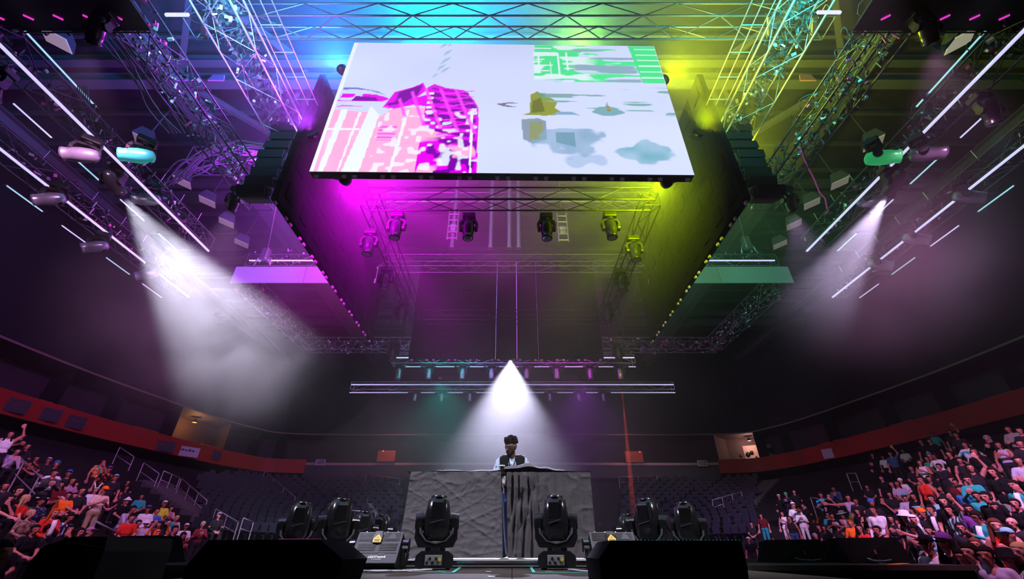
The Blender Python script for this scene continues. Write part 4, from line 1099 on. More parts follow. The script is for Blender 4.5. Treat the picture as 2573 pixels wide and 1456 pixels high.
# spike tape; orange strips are tape with the orange light put in as glow
M_TAPE = mat('turquoise_tape', (0.10, 0.62, 0.52), 0.5, 0, 0.08)
M_TAPEW = mat('white_tape', (0.7, 0.7, 0.72), 0.5)
M_ORG = mat('orange_glow_strip', (0.9, 0.12, 0.02), 0.5, emit=(1.0, 0.10, 0.01), estr=0.5)
def tape(label, uvs, w=0.025, m=None, z=None, name='tape_strip'):
    z = ZS + 0.004 if z is None else z
    P = [at_Z(u, v, z) for u, v in uvs]; o0 = P[0].copy(); mb = MB()
    for i in range(len(P) - 1):
        a, b = P[i] - o0, P[i + 1] - o0; d = (b - a).normalized(); n_ = Vector((-d.y, d.x, 0)) * w / 2
        mb.add([a - n_, b - n_, b + n_, a + n_, a - n_ + Vector((0, 0, .003)), b - n_ + Vector((0, 0, .003)), b + n_ + Vector((0, 0, .003)), a + n_ + Vector((0, 0, .003))],
               [(3, 2, 1, 0), (4, 5, 6, 7), (0, 1, 5, 4), (2, 3, 7, 6), (1, 2, 6, 5), (3, 0, 4, 7)])
    o = mb.build(name, m or M_TAPE, None, o0)
    return tag(o, label, 'tape')
tape('turquoise tape line in front of the left moving head', [(835, 1449), (903, 1434), (1138, 1440), (1155, 1428)], 0.03)
tape('turquoise tape line in front of the right moving head', [(1334, 1427), (1342, 1440), (1520, 1441)], 0.03)
for k, (uv, w) in enumerate((([(877, 1452), (893, 1453)], 'beside the left wedge'), ([(1372, 1437), (1388, 1438)], 'under the right moving head'), ([(1100, 1436), (1118, 1437)], 'under the left moving head'))):
    tape('short scrap of turquoise tape ' + w, uv, 0.02)
for k, (uv, w) in enumerate((([(1222, 1437), (1233, 1438)], 'left of'), ([(1248, 1446), (1256, 1446)], 'just right of'), ([(1226, 1450), (1242, 1451)], 'in front of'))):
    tape('short white tape mark on the deck, the one %s the middle' % w, uv, 0.02, M_TAPEW)
for k, uv in enumerate(([(1940, 1400), (1958, 1402)], [(1985, 1401), (2003, 1403)], [(2028, 1405), (2070, 1402)], [(2066, 1409), (2118, 1404)], [(2116, 1412), (2150, 1409)], [(2162, 1415), (2197, 1413)], [(2240, 1419), (2276, 1417)])):
    tape('orange strip on the right stage wing, %s from the left' % ('first', 'second', 'third', 'fourth', 'fifth', 'sixth', 'seventh')[k], uv, 0.10, M_ORG, ZS + 0.006)
for k, uv in enumerate(([(268, 1408.5), (330, 1408)], [(326, 1407), (395, 1405.5)], [(400, 1404), (455, 1403)])):
    tape('orange strip on the left stage wing, %s from the left' % ('first', 'second', 'third')[k], uv, 0.10, M_ORG, ZS + 0.006)
tape('turquoise line along the back of the right stage wing', [(1885, 1396), (2050, 1407), (2230, 1418)], 0.035)
tape('turquoise line along the front edge of the right stage wing', [(1880, 1418), (2100, 1420.5), (2370, 1420)], 0.03, mat('teal_edge', (0.12, 0.42, 0.36), .5))

# ---- cloth helper: a sheet given by functions
def sheet(name, m, parent, nu, nv, fn, thick=0.0):
    vs = [fn(i / nu, j / nv) for j in range(nv + 1) for i in range(nu + 1)]
    fs = [(j * (nu + 1) + i, j * (nu + 1) + i + 1, (j + 1) * (nu + 1) + i + 1, (j + 1) * (nu + 1) + i) for j in range(nv) for i in range(nu)]
    mb = MB(); mb.add(vs, fs, 0, True)
    o = mb.build(name, m, parent)
    if thick:
        md_ = o.modifiers.new('thickness', 'SOLIDIFY'); md_.thickness = thick
    return o
def hsh(x, y, s=0.0):
    v = math.sin(x * 12.9898 + y * 78.233 + s * 37.719) * 43758.5453
    return v - math.floor(v)
def vn(x, y, s=0.0):
    xi, yi = math.floor(x), math.floor(y); xf, yf = x - xi, y - yi
    xf = xf * xf * (3 - 2 * xf); yf = yf * yf * (3 - 2 * yf)
    return (hsh(xi, yi, s) * (1 - xf) + hsh(xi + 1, yi, s) * xf) * (1 - yf) + (hsh(xi, yi + 1, s) * (1 - xf) + hsh(xi + 1, yi + 1, s) * xf) * yf
def ridged(x, y, s=0.0): return 1 - abs(2 * vn(x, y, s) - 1)

# ---------------------------------------------------------------- DJ booth
def crinkle(name, col, scale, strength):
    m = mat(name, col, 0.9, 0, 0.2, 30, spec=0.1)
    nt = m.node_tree; N = nt.nodes; L = nt.links
    tc = N.new('ShaderNodeTexCoord'); nz = N.new('ShaderNodeTexNoise'); nz.noise_type = 'RIDGED_MULTIFRACTAL'
    mp = N.new('ShaderNodeMapping'); mp.inputs['Rotation'].default_value = (0.2, 0.6, 0.1); mp.inputs['Scale'].default_value = (1.0, 1.0, 1.7)
    nz.inputs['Scale'].default_value = scale; nz.inputs['Detail'].default_value = 3; nz.inputs['Distortion'].default_value = 0.6
    L.new(tc.outputs['Object'], mp.inputs[0]); L.new(mp.outputs[0], nz.inputs['Vector'])
    bp = N.new('ShaderNodeBump'); bp.inputs['Strength'].default_value = strength; bp.inputs['Distance'].default_value = 0.02
    L.new(nz.outputs['Fac'], bp.inputs['Height']); L.new(bp.outputs['Normal'], N['Principled BSDF'].inputs['Normal'])
    return m
M_CLOTH = crinkle('booth_cloth', (0.135, 0.126, 0.130), 4.0, 0.55)
M_CLOTH2 = crinkle('booth_cloth_right', (0.100, 0.092, 0.095), 7.0, 0.25)
YT = 6.7
tl = at_Y(1025, 1190, YT); tr = at_Y(1487, 1193, YT)
ztop = tl.z
booth = thing('dj_booth', 'DJ table draped to the floor in dark grey cloth', 'booth', (0, 0, ZS + 0.08))
zb = ZS + 0.08
xg0, xg1 = at_Y(1258, 1300, YT).x, at_Y(1272, 1300, YT).x      # the open gap in the cloth
bl_ = at_Y(990, 1398, YT).x; br_ = at_Y(1505, 1404, YT).x
def cl_left(a, b):          # a along x, b downwards
    x0 = tl.x + (bl_ - tl.x) * (b ** 1.3); x1 = xg0 + 0.0 * b + (at_Y(1268, 1400, YT).x - xg0) * b * 0.6
    x = x0 + (x1 - x0) * a
    z = (ztop - zb) * (1 - b) + 0.012
    wr = 0.008 * ridged(a * 3.2 + b * 5.5, (b - a * .8) * 1.6, 1) ** 7 + 0.007 * ridged(a * 5 - b * 7.5, (b + a) * 2.2, 2) ** 7 + 0.006 * ridged(a * 3 + b * 19, a * 5 - b * 2, 5) ** 5 * (.3 + b) + 0.006 * ridged(a * 16 + b * 9, b * 9 - a * 4, 6) ** 4 + 0.02 * vn(a * 3, b * 3, 9)
    y = YT - 0.05 - 0.05 * b - wr - 0.06 * max(0, a - 0.86) / 0.14 * math.sin(a * 60) * 0.3
    if a < 0.04: y += 0.25 * (0.04 - a) / 0.04
    return (x, y, z)
def cl_right(a, b):
    x0 = xg1 + (at_Y(1276, 1400, YT).x - xg1) * b; x1 = tr.x + (br_ - tr.x) * b
    x = x0 + (x1 - x0) * a
    z = (ztop - 0.01 - zb) * (1 - b) + 0.012
    gather = math.exp(-((a - 0.10 - 0.10 * b) / 0.22) ** 2)
    sag = 0.05 * math.sin(b * 9 + (a - 0.1) ** 2 * 30) * math.exp(-((a - 0.2) / 0.12) ** 2) * (1 - b)
    fold = 0.017 * math.sin((a + 0.10 * b * (1 - a)) * 105 + 5 * vn(a * 6, b * 4, 8)) * gather + 0.018 * math.sin(a * 60 + 3 * vn(a * 4, b * 3)) * (0.35 + 0.65 * gather)
    y = YT - 0.06 - 0.04 * b - abs(sag) - 0.02 - fold - 0.012 * ridged(a * 9, b * 8, 4) ** 3
    if a > 0.97: y += 0.25 * (a - 0.97) / 0.03
    return (x, y, z)
sheet('front_cloth', M_CLOTH, booth, 150, 90, cl_left)['label'] = 'wrinkled left cloth'
sheet('front_cloth', M_CLOTH2, booth, 220, 70, cl_right)['label'] = 'darker right cloth gathered in folds'
def top_cloth(a, b):
    x = tl.x + (tr.x - tl.x) * a; y = YT - 0.05 + 0.55 * b
    bump = 0.0
    for cx, w, h, cy in ((0.22, 0.09, 0.045, .3), (0.42, 0.10, 0.05, .35), (0.60, 0.10, 0.10, .25), (0.70, 0.08, 0.055, .2), (0.80, 0.07, 0.05, .3)):
        bump += h * math.exp(-((a - cx) / w) ** 4) * math.exp(-((b - cy - .15) / 0.42) ** 4)
    return (x, y, ztop - zb + 0.012 + bump + 0.006 * ridged(a * 20, b * 8, 3))
sheet('top_cloth', M_CLOTH, booth, 90, 30, top_cloth)
def side_cloth(s):
    def fn(a, b):
        x = (tl.x + (bl_ - tl.x) * b ** 1.3) if s < 0 else (tr.x + (br_ - tr.x) * b)
        return (x - s * (0.02 + 0.02 * math.sin(a * 20)), YT + 0.12 + a * 0.36, (ztop - zb) * (1 - b) + 0.012)
    return fn
sheet('side_cloth', M_CLOTH, booth, 20, 20, side_cloth(-1)); sheet('side_cloth', M_CLOTH, booth, 20, 20, side_cloth(1))
for x in (tl.x + .12, tr.x - .12):
    for y in (YT + .08, YT + .42): MB().cyl((x, y, 0), (x, y, ztop - zb - .03), .025, n=8).build('leg', M_ALUD, booth)
MB().box(((tl.x + tr.x) / 2, YT + .24, ztop - zb - .03), (tr.x - tl.x - .08, .50, .04)).build('tabletop', M_BLACK, booth)
# white cable tail and small things on the table
p = at_Y(1264, 1300, YT + 0.02)
o = MB().box((0, 0, 0), (0.05, 0.03, 0.13), bev=.006).build('power_supply', M_WHITE, None, (at_Y(1266, 1208, YT).x, YT - 0.005, ztop - .10)); tag(o, 'white plug block hanging in the gap of the booth cloth', 'plug')
cable('white cable dropping through the gap in the booth cloth', [(p.x, YT + .02, ztop - .16), (p.x + .005, YT + .03, ztop - .5), (p.x + .02, YT + .01, zb + .35), (p.x + .05, YT - .02, zb + .05)], .012, M_WHITE)
pg = at_Y(1262, 1191, YT - .02)
gp = thing('action_camera', 'small silver framed action camera on a clip at the booth edge', 'camera', pg)
MB().cyl((0, 0, -.01), (0, 0, .02), .05, n=12).build('clip', M_BLACK, gp)
MB().box((0, 0, .075), (.075, .035, .085), bev=.012).build('body', M_ALU, gp)
MB().box((.0, -.019, .07), (.058, .006, .06)).build('screen', M_GLOSS, gp)
MB().cyl((0.012, -.018, .098), (.012, -.03, .098), .012, n=10).build('lens', M_LENS, gp)
pa = at_Y(1112, 1190, YT + .05)
o = MB().box((0, 0, .03), (.035, .03, .06), bev=.006).build('lighter_box', M_BLACK, None, (pa.x, pa.y, pa.z)); tag(o, 'small black box upright on the left of the booth', 'box')

# ---------------------------------------------------------------- big floor moving heads
def floor_head_meshes():
    D = {}
    b = MB()
    b.prism([(-.20, 0), (.20, 0), (.22, .05), (.21, .12), (.15, .165), (-.15, .165), (-.21, .12), (-.22, .05)], -.19, .19)
    D['base'] = b.mesh('base', M_GLOSS)
    D['panel'] = MB().box((-.01, -.197, .075), (.19, .012, .10), bev=.004).mesh('connector_panel', mat('connector_silver', (.5, .5, .52), .35, .6, .3, 60))
    D['sock'] = MB().cyl((0, -.20, 0), (0, -.222, 0), .016, n=10).mesh('socket', M_BLACK)
    D['plug'] = MB().cyl((0, -.20, 0), (0, -.25, 0), .016, n=10).mesh('plug', mat('yellow_plug', (.75, .55, .03), .4))
    D['neck'] = MB().cyl((0, 0, .16), (0, 0, .20), .12, n=18).mesh('neck', M_BLACK)
    # yoke: U of two arms and a cradle
    y = MB()
    outer = [(-.225, .50), (-.245, .46), (-.25, .30), (-.235, .245), (-.19, .20), (.19, .20), (.235, .245), (.25, .30), (.245, .46), (.225, .50)]
    innr = [(.175, .50), (.172, .38), (.15, .31), (.09, .255), (0, .235), (-.09, .255), (-.15, .31), (-.172, .38), (-.175, .50)]
    # build as quads ring
    o_ = [Vector((x, 0, z)) for x, z in outer]
    def strip_u(pa_, pb_, d0, d1):
        n = len(pa_)
        vs = [(x, d0, z) for x, z in pa_] + [(x, d0, z) for x, z in pb_] + [(x, d1, z) for x, z in pa_] + [(x, d1, z) for x, z in pb_]
        fs = []
        for i in range(n - 1):
            fs += [(i, i + 1, n + i + 1, n + i), (2 * n + i, 3 * n + i, 3 * n + i + 1, 2 * n + i + 1), (i, 2 * n + i, 2 * n + i + 1, i + 1), (n + i, n + i + 1, 3 * n + i + 1, 3 * n + i)]
        fs += [(0, n, 3 * n, 2 * n), (n - 1, 3 * n - 1, 4 * n - 1, 2 * n - 1)]
        return vs, fs
    A = [(-.225, .50), (-.247, .45), (-.25, .29), (-.20, .20), (0, .195), (.20, .20), (.25, .29), (.247, .45), (.225, .50)]
    B = [(-.178, .50), (-.176, .43), (-.165, .34), (-.10, .262), (0, .238), (.10, .262), (.165, .34), (.176, .43), (.178, .50)]
    y.add(*strip_u(A, B, -.11, .11))
    D['yoke'] = y.mesh('yoke', M_GLOSS)
    tr_ = MB(); C = [(-.205, .40), (-.198, .345), (-.12, .262), (0, .232), (.12, .262), (.198, .345), (.205, .40)]
    D_ = [(-.182, .40), (-.172, .345), (-.105, .272), (0, .248), (.105, .272), (.172, .345), (.182, .40)]
    tr_.add(*strip_u(C, D_, -.118, -.108))
    D['trim'] = tr_.mesh('yoke_trim', mat('yoke_grey', (.16, .16, .18), .35, .3, .1))
    D['joint'] = MB().cyl((-.26, 0, 0), (-.16, 0, 0), .085, .095, n=18).mesh('tilt_joint', M_GLOSS)
    D['jointr'] = MB().cyl((.16, 0, 0), (.26, 0, 0), .095, .085, n=18).mesh('tilt_joint', M_GLOSS)
    h = MB(); n = 24; prof = [(-.205, .10), (-.19, .135), (-.14, .158), (-.02, .165), (.10, .150), (.235, .128), (.24, .10), (.265, .098), (.268, .07)]
    vs = []
    for z, r in prof:
        for i in range(n):
            an = 2 * math.pi * i / n; c, s_ = math.cos(an), math.sin(an)
            pw = 0.62
            vs.append((r * math.copysign(abs(c) ** pw, c), r * .92 * math.copysign(abs(s_) ** pw, s_), z))
    fs = [(k * n + i, k * n + (i + 1) % n, (k + 1) * n + (i + 1) % n, (k + 1) * n + i) for k in range(len(prof) - 1) for i in range(n)]
    fs += [tuple(range(n - 1, -1, -1)), tuple(range((len(prof) - 1) * n, len(prof) * n))]
    h.add(vs, fs, 0, True)
    D['head'] = h.mesh('head', M_GLOSS)
    D['hatch'] = MB().box((-.01, -.138, .13), (.13, .012, .17), bev=.005, M=Euler((R(5), 0, 0)).to_matrix().to_4x4()).mesh('hatch', mat('hatch_black', (.006, .006, .007), .35, 0, .1))
    D['badge'] = MB().prism([(-.055, 0), (.045, 0), (.052, .035), (-.045, .035)], -.004, .004).mesh('badge', mat('badge_silver', (.5, .5, .55), .25, .8, .05))
    D['rib'] = MB().box((.075, -.125, .10), (.035, .02, .27), M=Euler((R(4), 0, 0)).to_matrix().to_4x4()).mesh('rib', mat('rib_grey', (.05, .05, .058), .2, .5, .1))
    D['cap'] = MB().lathe([(.10, .262), (.098, .285), (.06, .290), (.02, .291)], 20).mesh('lens_cap', M_GLOSS)
    D['seam'] = MB().box((-.01, -.158, 0), (.15, .006, .006), M=Euler((0, R(-14), 0)).to_matrix().to_4x4()).mesh('seam', mat('seam_grey', (.2, .2, .22), .3, .5, 0))
    D['foot'] = MB().cyl((0, 0, -.02), (0, 0, .005), .025, n=10).mesh('foot', M_RUB)
    return D
FH = floor_head_meshes()
def floor_head(label, x, y, z=ZS, rz=0.0, s=1.0, tilt=0.0):
    t = thing('moving_head_light', label, 'stage light', (x, y, z + .02 * s), (0, 0, rz), 'floor moving heads')
    t.scale = (s, s, s)
    b = link('base', FH['base'], t); pn = link('connector_panel', FH['panel'], b)
    for k, xx in enumerate((-.08, -.05, -.02, .02)): link('socket', FH['sock'], b, (xx, 0, .09 if k % 2 else .05))
    link('plug', FH['plug'], b, (.06, 0, .08))
    for sx in (-.16, .16):
        for sy in (-.14, .14): link('foot', FH['foot'], t, (sx, sy, 0))
    link('neck', FH['neck'], t)
    yk = link('yoke', FH['yoke'], t); link('yoke_trim', FH['trim'], yk)
    hd = link('head', FH['head'], t, (0, 0, .47), (tilt, 0, 0))
    for nm, key in (('hatch', 'hatch'), ('rib', 'rib'), ('lens_cap', 'cap'), ('seam', 'seam')): link(nm, FH[key], hd)
    link('badge', FH['badge'], hd, (0, -.152, .19), (R(5), 0, 0))
    link('tilt_joint', FH['joint'], t, (0, 0, .47)); link('tilt_joint', FH['jointr'], t, (0, 0, .47))
    return t
def px_x(u, v, Y): return at_Y(u, v, Y).x
S = 0.92
floor_head('big black moving head standing left of the booth gap', px_x(1097, 1340, 5.45), 5.45, rz=R(8), s=S)
floor_head('big black moving head standing right of the booth gap', px_x(1398, 1340, 5.45), 5.45, rz=R(-8), s=S)
floor_head('tall black moving head behind the left laser projector', px_x(835, 1320, 5.6), 5.75, rz=R(35), s=S)
floor_head('leftmost black moving head, behind the left wedge monitor', px_x(750, 1320, 6.2), 6.2, rz=R(20), s=S)
floor_head('small far black moving head left of the booth, the left one', px_x(912, 1320, 7.7), 7.7, rz=R(25), s=S)
floor_head('small far black moving head left of the booth, the right one', px_x(962, 1320, 8.45), 8.45, rz=R(-15), s=S)
floor_head('tall black moving head behind the right laser projector', px_x(1640, 1320, 5.6), 5.75, rz=R(-35), s=S)
floor_head('rightmost black moving head, behind the right wedge monitor', px_x(1726, 1320, 6.2), 6.2, rz=R(-20), s=S)
floor_head('small far black moving head right of the booth, the right one', px_x(1618, 1320, 7.5), 7.5, rz=R(-25), s=S)
floor_head('small far black moving head right of the booth, the left one', px_x(1575, 1320, 8.3), 8.3, rz=R(15), s=S)

# ---------------------------------------------------------------- laser projectors
M_LG = mat('laser_grey', (.11, .105, .12), .6, .1, .12, 40, spec=.2)
M_YEL = mat('warning_yellow', (.85, .62, .08), .5, 0, .04)
def laser(label, x, y, rz, s, logo=True, flip=1):
    t = thing('laser_projector', label, 'laser', (x, y, ZS), (0, 0, rz)); t.scale = (s, s, s)
    # tilted body: local face plane; w .50, front height .34, depth .42
    body = thing('body', None, None); body.parent = t
    bm_ = link('body', MB().box((0, .20, .17), (.50, .40, .34), bev=.008).mesh('body', M_BLACK), t, (0, -.10, .075), (R(-32), 0, 0))
    COL.objects.unlink(body); bpy.data.objects.remove(body)
    link('front_plate', MB().box((0, 0, .17), (.505, .012, .345), bev=.004).mesh('front_plate', M_LG), bm_)
    slot = MB().box((0, -.008, 0), (.185, .006, .0075)).mesh('vent_slot', M_BLACK)
    for k in range(7):
        link('vent_slot', slot, bm_, (-.135, 0, .325 - k * .0135)); 
        o = link('vent_slot', slot, bm_, (.135, 0, .325 - k * .0135))
    for k in range(5):
        link('vent_slot', slot, bm_, (-.115, 0, .205 - k * .017), scale=(1.05, 1, 1.2)); link('vent_slot', slot, bm_, (.125, 0, .205 - k * .017), scale=(1.05, 1, 1.2))
    link('cover_plate', MB().prism([(-.04, -.03), (.04, -.03), (.04, .0), (.012, .035), (-.012, .035), (-.04, 0)], -.012, -.004).mesh('cover_plate', M_LG), bm_, (.145, 0, .285))
    link('aperture', MB().box((0, -.012, 0), (.11, .014, .09), bev=.004).mesh('aperture', M_GLOSS), bm_, (-.02, 0, .265))
    link('aperture', MB().box((0, -.010, 0), (.08, .012, .045)).mesh('aperture', M_BLACK), bm_, (-.02, 0, .322))
    wl = link('warning_label', MB().prism([(-.045, -.045), (.045, -.045), (.045, 0), (0, .05), (-.045, 0)], -.003, .0).mesh('warning_label', M_YEL), bm_, (-.015, -.022, .255))
    link('warning_mark', MB().cyl((0, -.003, .012), (0, -.006, .012), .006, n=8).mesh('warning_mark', mat('mark_red', (.8, .08, .02), .5)), wl)
    for k in range(3):
        link('warning_line', MB().box((0, -.0045, -.012 - k * .010), (.06, .002, .003)).mesh('warning_line', mat('mark_ochre', (.45, .30, .03), .5)), wl)
    link('seam', MB().box((0, -.008, .105), (.47, .004, .003)).mesh('seam', M_BLACK), bm_)
    if logo:
        text_mesh('logo', 'LIGHTWAVE', .034, M_WHITE, bm_, (.035, -.009, .058), (R(90), 0, 0), bold=.0012, ext=.001)
        text_mesh('logo', 'INTERNATIONAL', .0135, M_WHITE, bm_, (.035, -.009, .035), (R(90), 0, 0), ext=.001)
        link('logo_wave', MB().tube([(-.02, 0, 0), (-.01, 0, .008), (0, 0, .002), (.012, 0, .011), (.022, 0, .003), (.034, 0, .012), (.045, 0, .004)], .003, 5).mesh('logo_wave', M_WHITE), bm_, (.06, -.011, .082))
        for k in range(2): link('status_mark', MB().box((0, 0, 0), (.018, .004, .004)).mesh('status_mark', M_WHITE), bm_, (-.135 + k * .045, -.009, .035))
    for k in range(4): link('bolt', MB().cyl((0, 0, 0), (0, 0, .014), .010, n=8).mesh('bolt', M_CHROME), bm_, (-.18 + k * .12, .02, .345))
    yk = link('stand', MB().tube([(-.30, .07, .24), (-.30, .07, .03), (.30, .07, .03), (.30, .07, .24)], .018, 6).mesh('stand', M_BLACK), t)
    link('stand', MB().box((0, .07, .012), (.62, .16, .024)).mesh('stand', M_BLACK), t)
    for sx in (-1, 1):
        link('tilt_knob', MB().cyl((sx * .27, .07, .24), (sx * .33, .07, .24), .055, .05, n=16).mesh('tilt_knob', M_CHROME), t)
        link('tilt_handle', MB().box((sx * .335, .07, .24), (.014, .022, .13), bev=.005).mesh('tilt_handle', M_BLACK), t)
    return t
laser('grey laser projector with white lettering left of the booth', px_x(946, 1390, 5.0), 5.0, R(-4), .92)
laser('grey laser projector half hidden by the right wedge monitor', px_x(1545, 1390, 5.05), 5.05, R(3), .92, logo=False)

# ---------------------------------------------------------------- wedge monitors and cases in front
M_GRL = mat('wedge_black', (.005, .005, .006), .8, 0, .2, 60, spec=0.05)
def wedge(label, Y, poly_px, depth, dots, dcol, u0, u1, vtop):
    P = [at_Y(u, v, Y) for u, v in poly_px]
    o0 = Vector((P[0].x, Y, ZS))
    t = thing('wedge_monitor', label, 'monitor speaker', o0)
    poly = [(p.x - o0.x, max(p.z - ZS, .0)) for p in P]
    MB().prism(poly, 0, depth).build('cabinet', M_GRL, t)
    dm = MB().lathe([(.001, .006), (.0035, .004), (.005, 0)], 6).mesh('rim_glow_dot', dcol)  # coloured sparkle on the rim put in as small glowing dots
    for k in range(dots):
        u = u0 + (u1 - u0) * k / (dots - 1)
        q = at_Y(u, vtop, Y)
        link('rim_glow_dot', dm, t, (q.x - o0.x, .008, q.z - ZS - .004), (R(0), 0, 0))
    for sx in (.25, .75):
        x = poly[0][0] * (1 - sx) + poly[-1][0] * sx
    return t
wedge('black wedge monitor left of the stage front with glowing pink dots along its rim', 3.0, [(452, 1475), (470, 1420), (525, 1358), (803, 1356), (862, 1407), (838, 1475)], .5, 30, mat('glow_dot_pink', (.6, .05, .35), .3, .3, 0, emit=(.7, .03, .35), estr=.25), 700, 803, 1355.5)
wedge('black wedge monitor right of the stage front with glowing teal dots along its rim', 3.0, [(1513, 1475), (1505, 1405), (1536, 1359), (1862, 1359), (1878, 1425), (1884, 1475)], .5, 34, mat('glow_dot_teal', (.05, .5, .42), .3, .3, 0, emit=(.03, .5, .42), estr=.3), 1545, 1860, 1358.5)
def sub_wedge(label, Y, u0, u1, vt, vb, slope):
    a = at_Y(u0, vb, Y); b = at_Y(u1, vb, Y); top = at_Y((u0 + u1) / 2, vt, Y).z - ZS
    t = thing('wedge_monitor', label, 'monitor speaker', (a.x, Y, ZS))
    w = b.x - a.x
    mb = MB(); s_ = slope
    mb.add([(0, 0, 0), (w, 0, 0), (w, .75, 0), (0, .75, 0), (w * s_[0], .25, top), (w * s_[1], .12, top * 1.02), (w * s_[2], .75, top * .98), (w * s_[3], .75, top * .9)],
           [(3, 2, 1, 0), (0, 1, 5, 4), (1, 2, 6, 5), (2, 3, 7, 6), (3, 0, 4, 7), (4, 5, 6, 7)])
    mb.build('cabinet', mat('wedge_side', (.005, .006, .006), .8, 0, .3, 30, spec=.05), t)
    MB().tube([(w * .25, -.01, top * .2), (w * .32, -.02, top * .12), (w * .5, -.02, top * .1), (w * .62, -.01, top * .14)], .012).build('handle', mat('handle_teal', (.15, .3, .3), .3, .4), t)
    MB().box((w * .42, -.004, top * .45), (.03, .01, .06)).build('latch', mat('latch_brass', (.35, .25, .12), .4, .5), t)
    return t
sub_wedge('black wedge monitor on the right stage wing nearer the booth', 8.6, 1955, 2125, 1357, 1404, (.0, .75, .75, .1))
sub_wedge('black wedge monitor on the right stage wing nearer the crowd', 8.0, 2140, 2300, 1352, 1410, (.0, .93, .9, .1))
sub_wedge('black wedge monitor on the left stage wing', 8.3, 235, 395, 1347, 1402, (.1, .8, .8, .1))
# covered case at the lower left
a = at_Y(48, 1456, 4.6); b = at_Y(238, 1456, 4.6)
cs = thing('covered_case', 'rounded black covered case in front of the left crowd', 'case', (a.x, 4.6, 0))
w = b.x - a.x
top = at_Y(210, 1349, 4.6).z; topl = at_Y(75, 1372, 4.6).z
MB().prism([(-.05, 0), (w, 0), (w - .02, top - .12), (w * .93, top), (w * .45, (top + topl) / 2 + .035), (w * .12, topl), (.02, topl - .12)], 0, .9).build('cover', mat('case_cover', (.006, .006, .007), .7, 0, .3, 8), cs)
MB().tube([(w * .1, -.004, topl - .06), (w * .5, -.004, topl + .02), (w * .9, -.004, top - .09)], .006, 5).build('seam', M_BLACK, cs)
MB().box((w / 2, .45, .05), (w * .9, .7, .1)).build('base', M_BLACK, cs)

# ---------------------------------------------------------------- cables on the deck
M_WCAB = mat('white_cable', (.55, .55, .58), .5)
rr = random.Random(9)
def deck_cable(label, uvs, r=.008, m=None, lift=0.0, group=None):
    pts = []
    for i, (u, v) in enumerate(uvs):
        p = at_Z(u, v, ZS + r + .002)
        pts.append((p.x, p.y, ZS + r + .002 + lift * math.sin(math.pi * i / (len(uvs) - 1))))
    return cable(label, pts, r, m or M_CAB, group)
for k in range(6):
    j = [rr.uniform(-2, 2) for _ in range(6)]
    deck_cable('grey cable in the bunch along the foot of the left laser', [(868, 1432 + k * 1.2), (905, 1435 + j[0]), (950, 1436 + j[1]), (1000, 1435 + j[2]), (1045, 1434 + j[3] * .6), (1085, 1432)], .008, M_CAB if k % 2 else M_WCAB, 0, 'cable bunch at the left laser')
deck_cable('looped grey cable arching over the deck left of the left laser', [(868, 1440), (885, 1424), (920, 1417), (945, 1421), (965, 1431)], .008, M_WCAB, .06)
deck_cable('thick pale cable curl beside the left wedge monitor', [(868, 1425), (860, 1408), (872, 1398), (886, 1402), (882, 1415), (866, 1420)], .012, M_WCAB, .1)
for k in range(3):
    deck_cable('grey cable running right from the right moving head', [(1428, 1431 + k), (1445, 1432 + k * 1.5), (1470, 1436 + k), (1510, 1434 + k)], .008, M_WCAB if k == 1 else M_CAB, 0, 'cables at the right moving head')
# ================================================================ PEOPLE
# bodies are grown as one smooth surface from a posed skeleton (distance field + surface nets)
SK, TOP, LEG, SHOE, FORE, DARK, UPPER, EXTRA = range(8)
def seg(a, b, r1, r2, lab): return ('c', a, b, r1, r2, lab)
def ell(c, r, lab): return ('e', c, r, 0, 0, lab)
def field(prims, P, k=0.03):
    D = None; best = None; lab = None
    for kind, a, b, r1, r2, lb in prims:
        if kind == 'c':
            a_ = np.array(a, np.float32); ab = np.array(b, np.float32) - a_
            t = np.clip(((P - a_) @ ab) / max(float(ab @ ab), 1e-9), 0, 1)
            q = P - a_ - t[:, None] * ab
            d = np.sqrt((q * q).sum(1)) - (r1 + (r2 - r1) * t)
        else:
            r = np.array(b, np.float32); q = (P - np.array(a, np.float32)) / r
            l = np.sqrt((q * q).sum(1)) + 1e-9; l2 = np.sqrt(((q / r) ** 2).sum(1)) + 1e-9
            d = l * (l - 1) / l2
        if D is None: D = d.copy(); best = d.copy(); lab = np.full(len(P), lb, np.int8)
        else:
            m = d < best; best[m] = d[m]; lab[m] = lb
            h = np.clip(k - np.abs(D - d), 0, None) / k
            D = np.minimum(D, d) - h * h * k * 0.25
    return D, lab
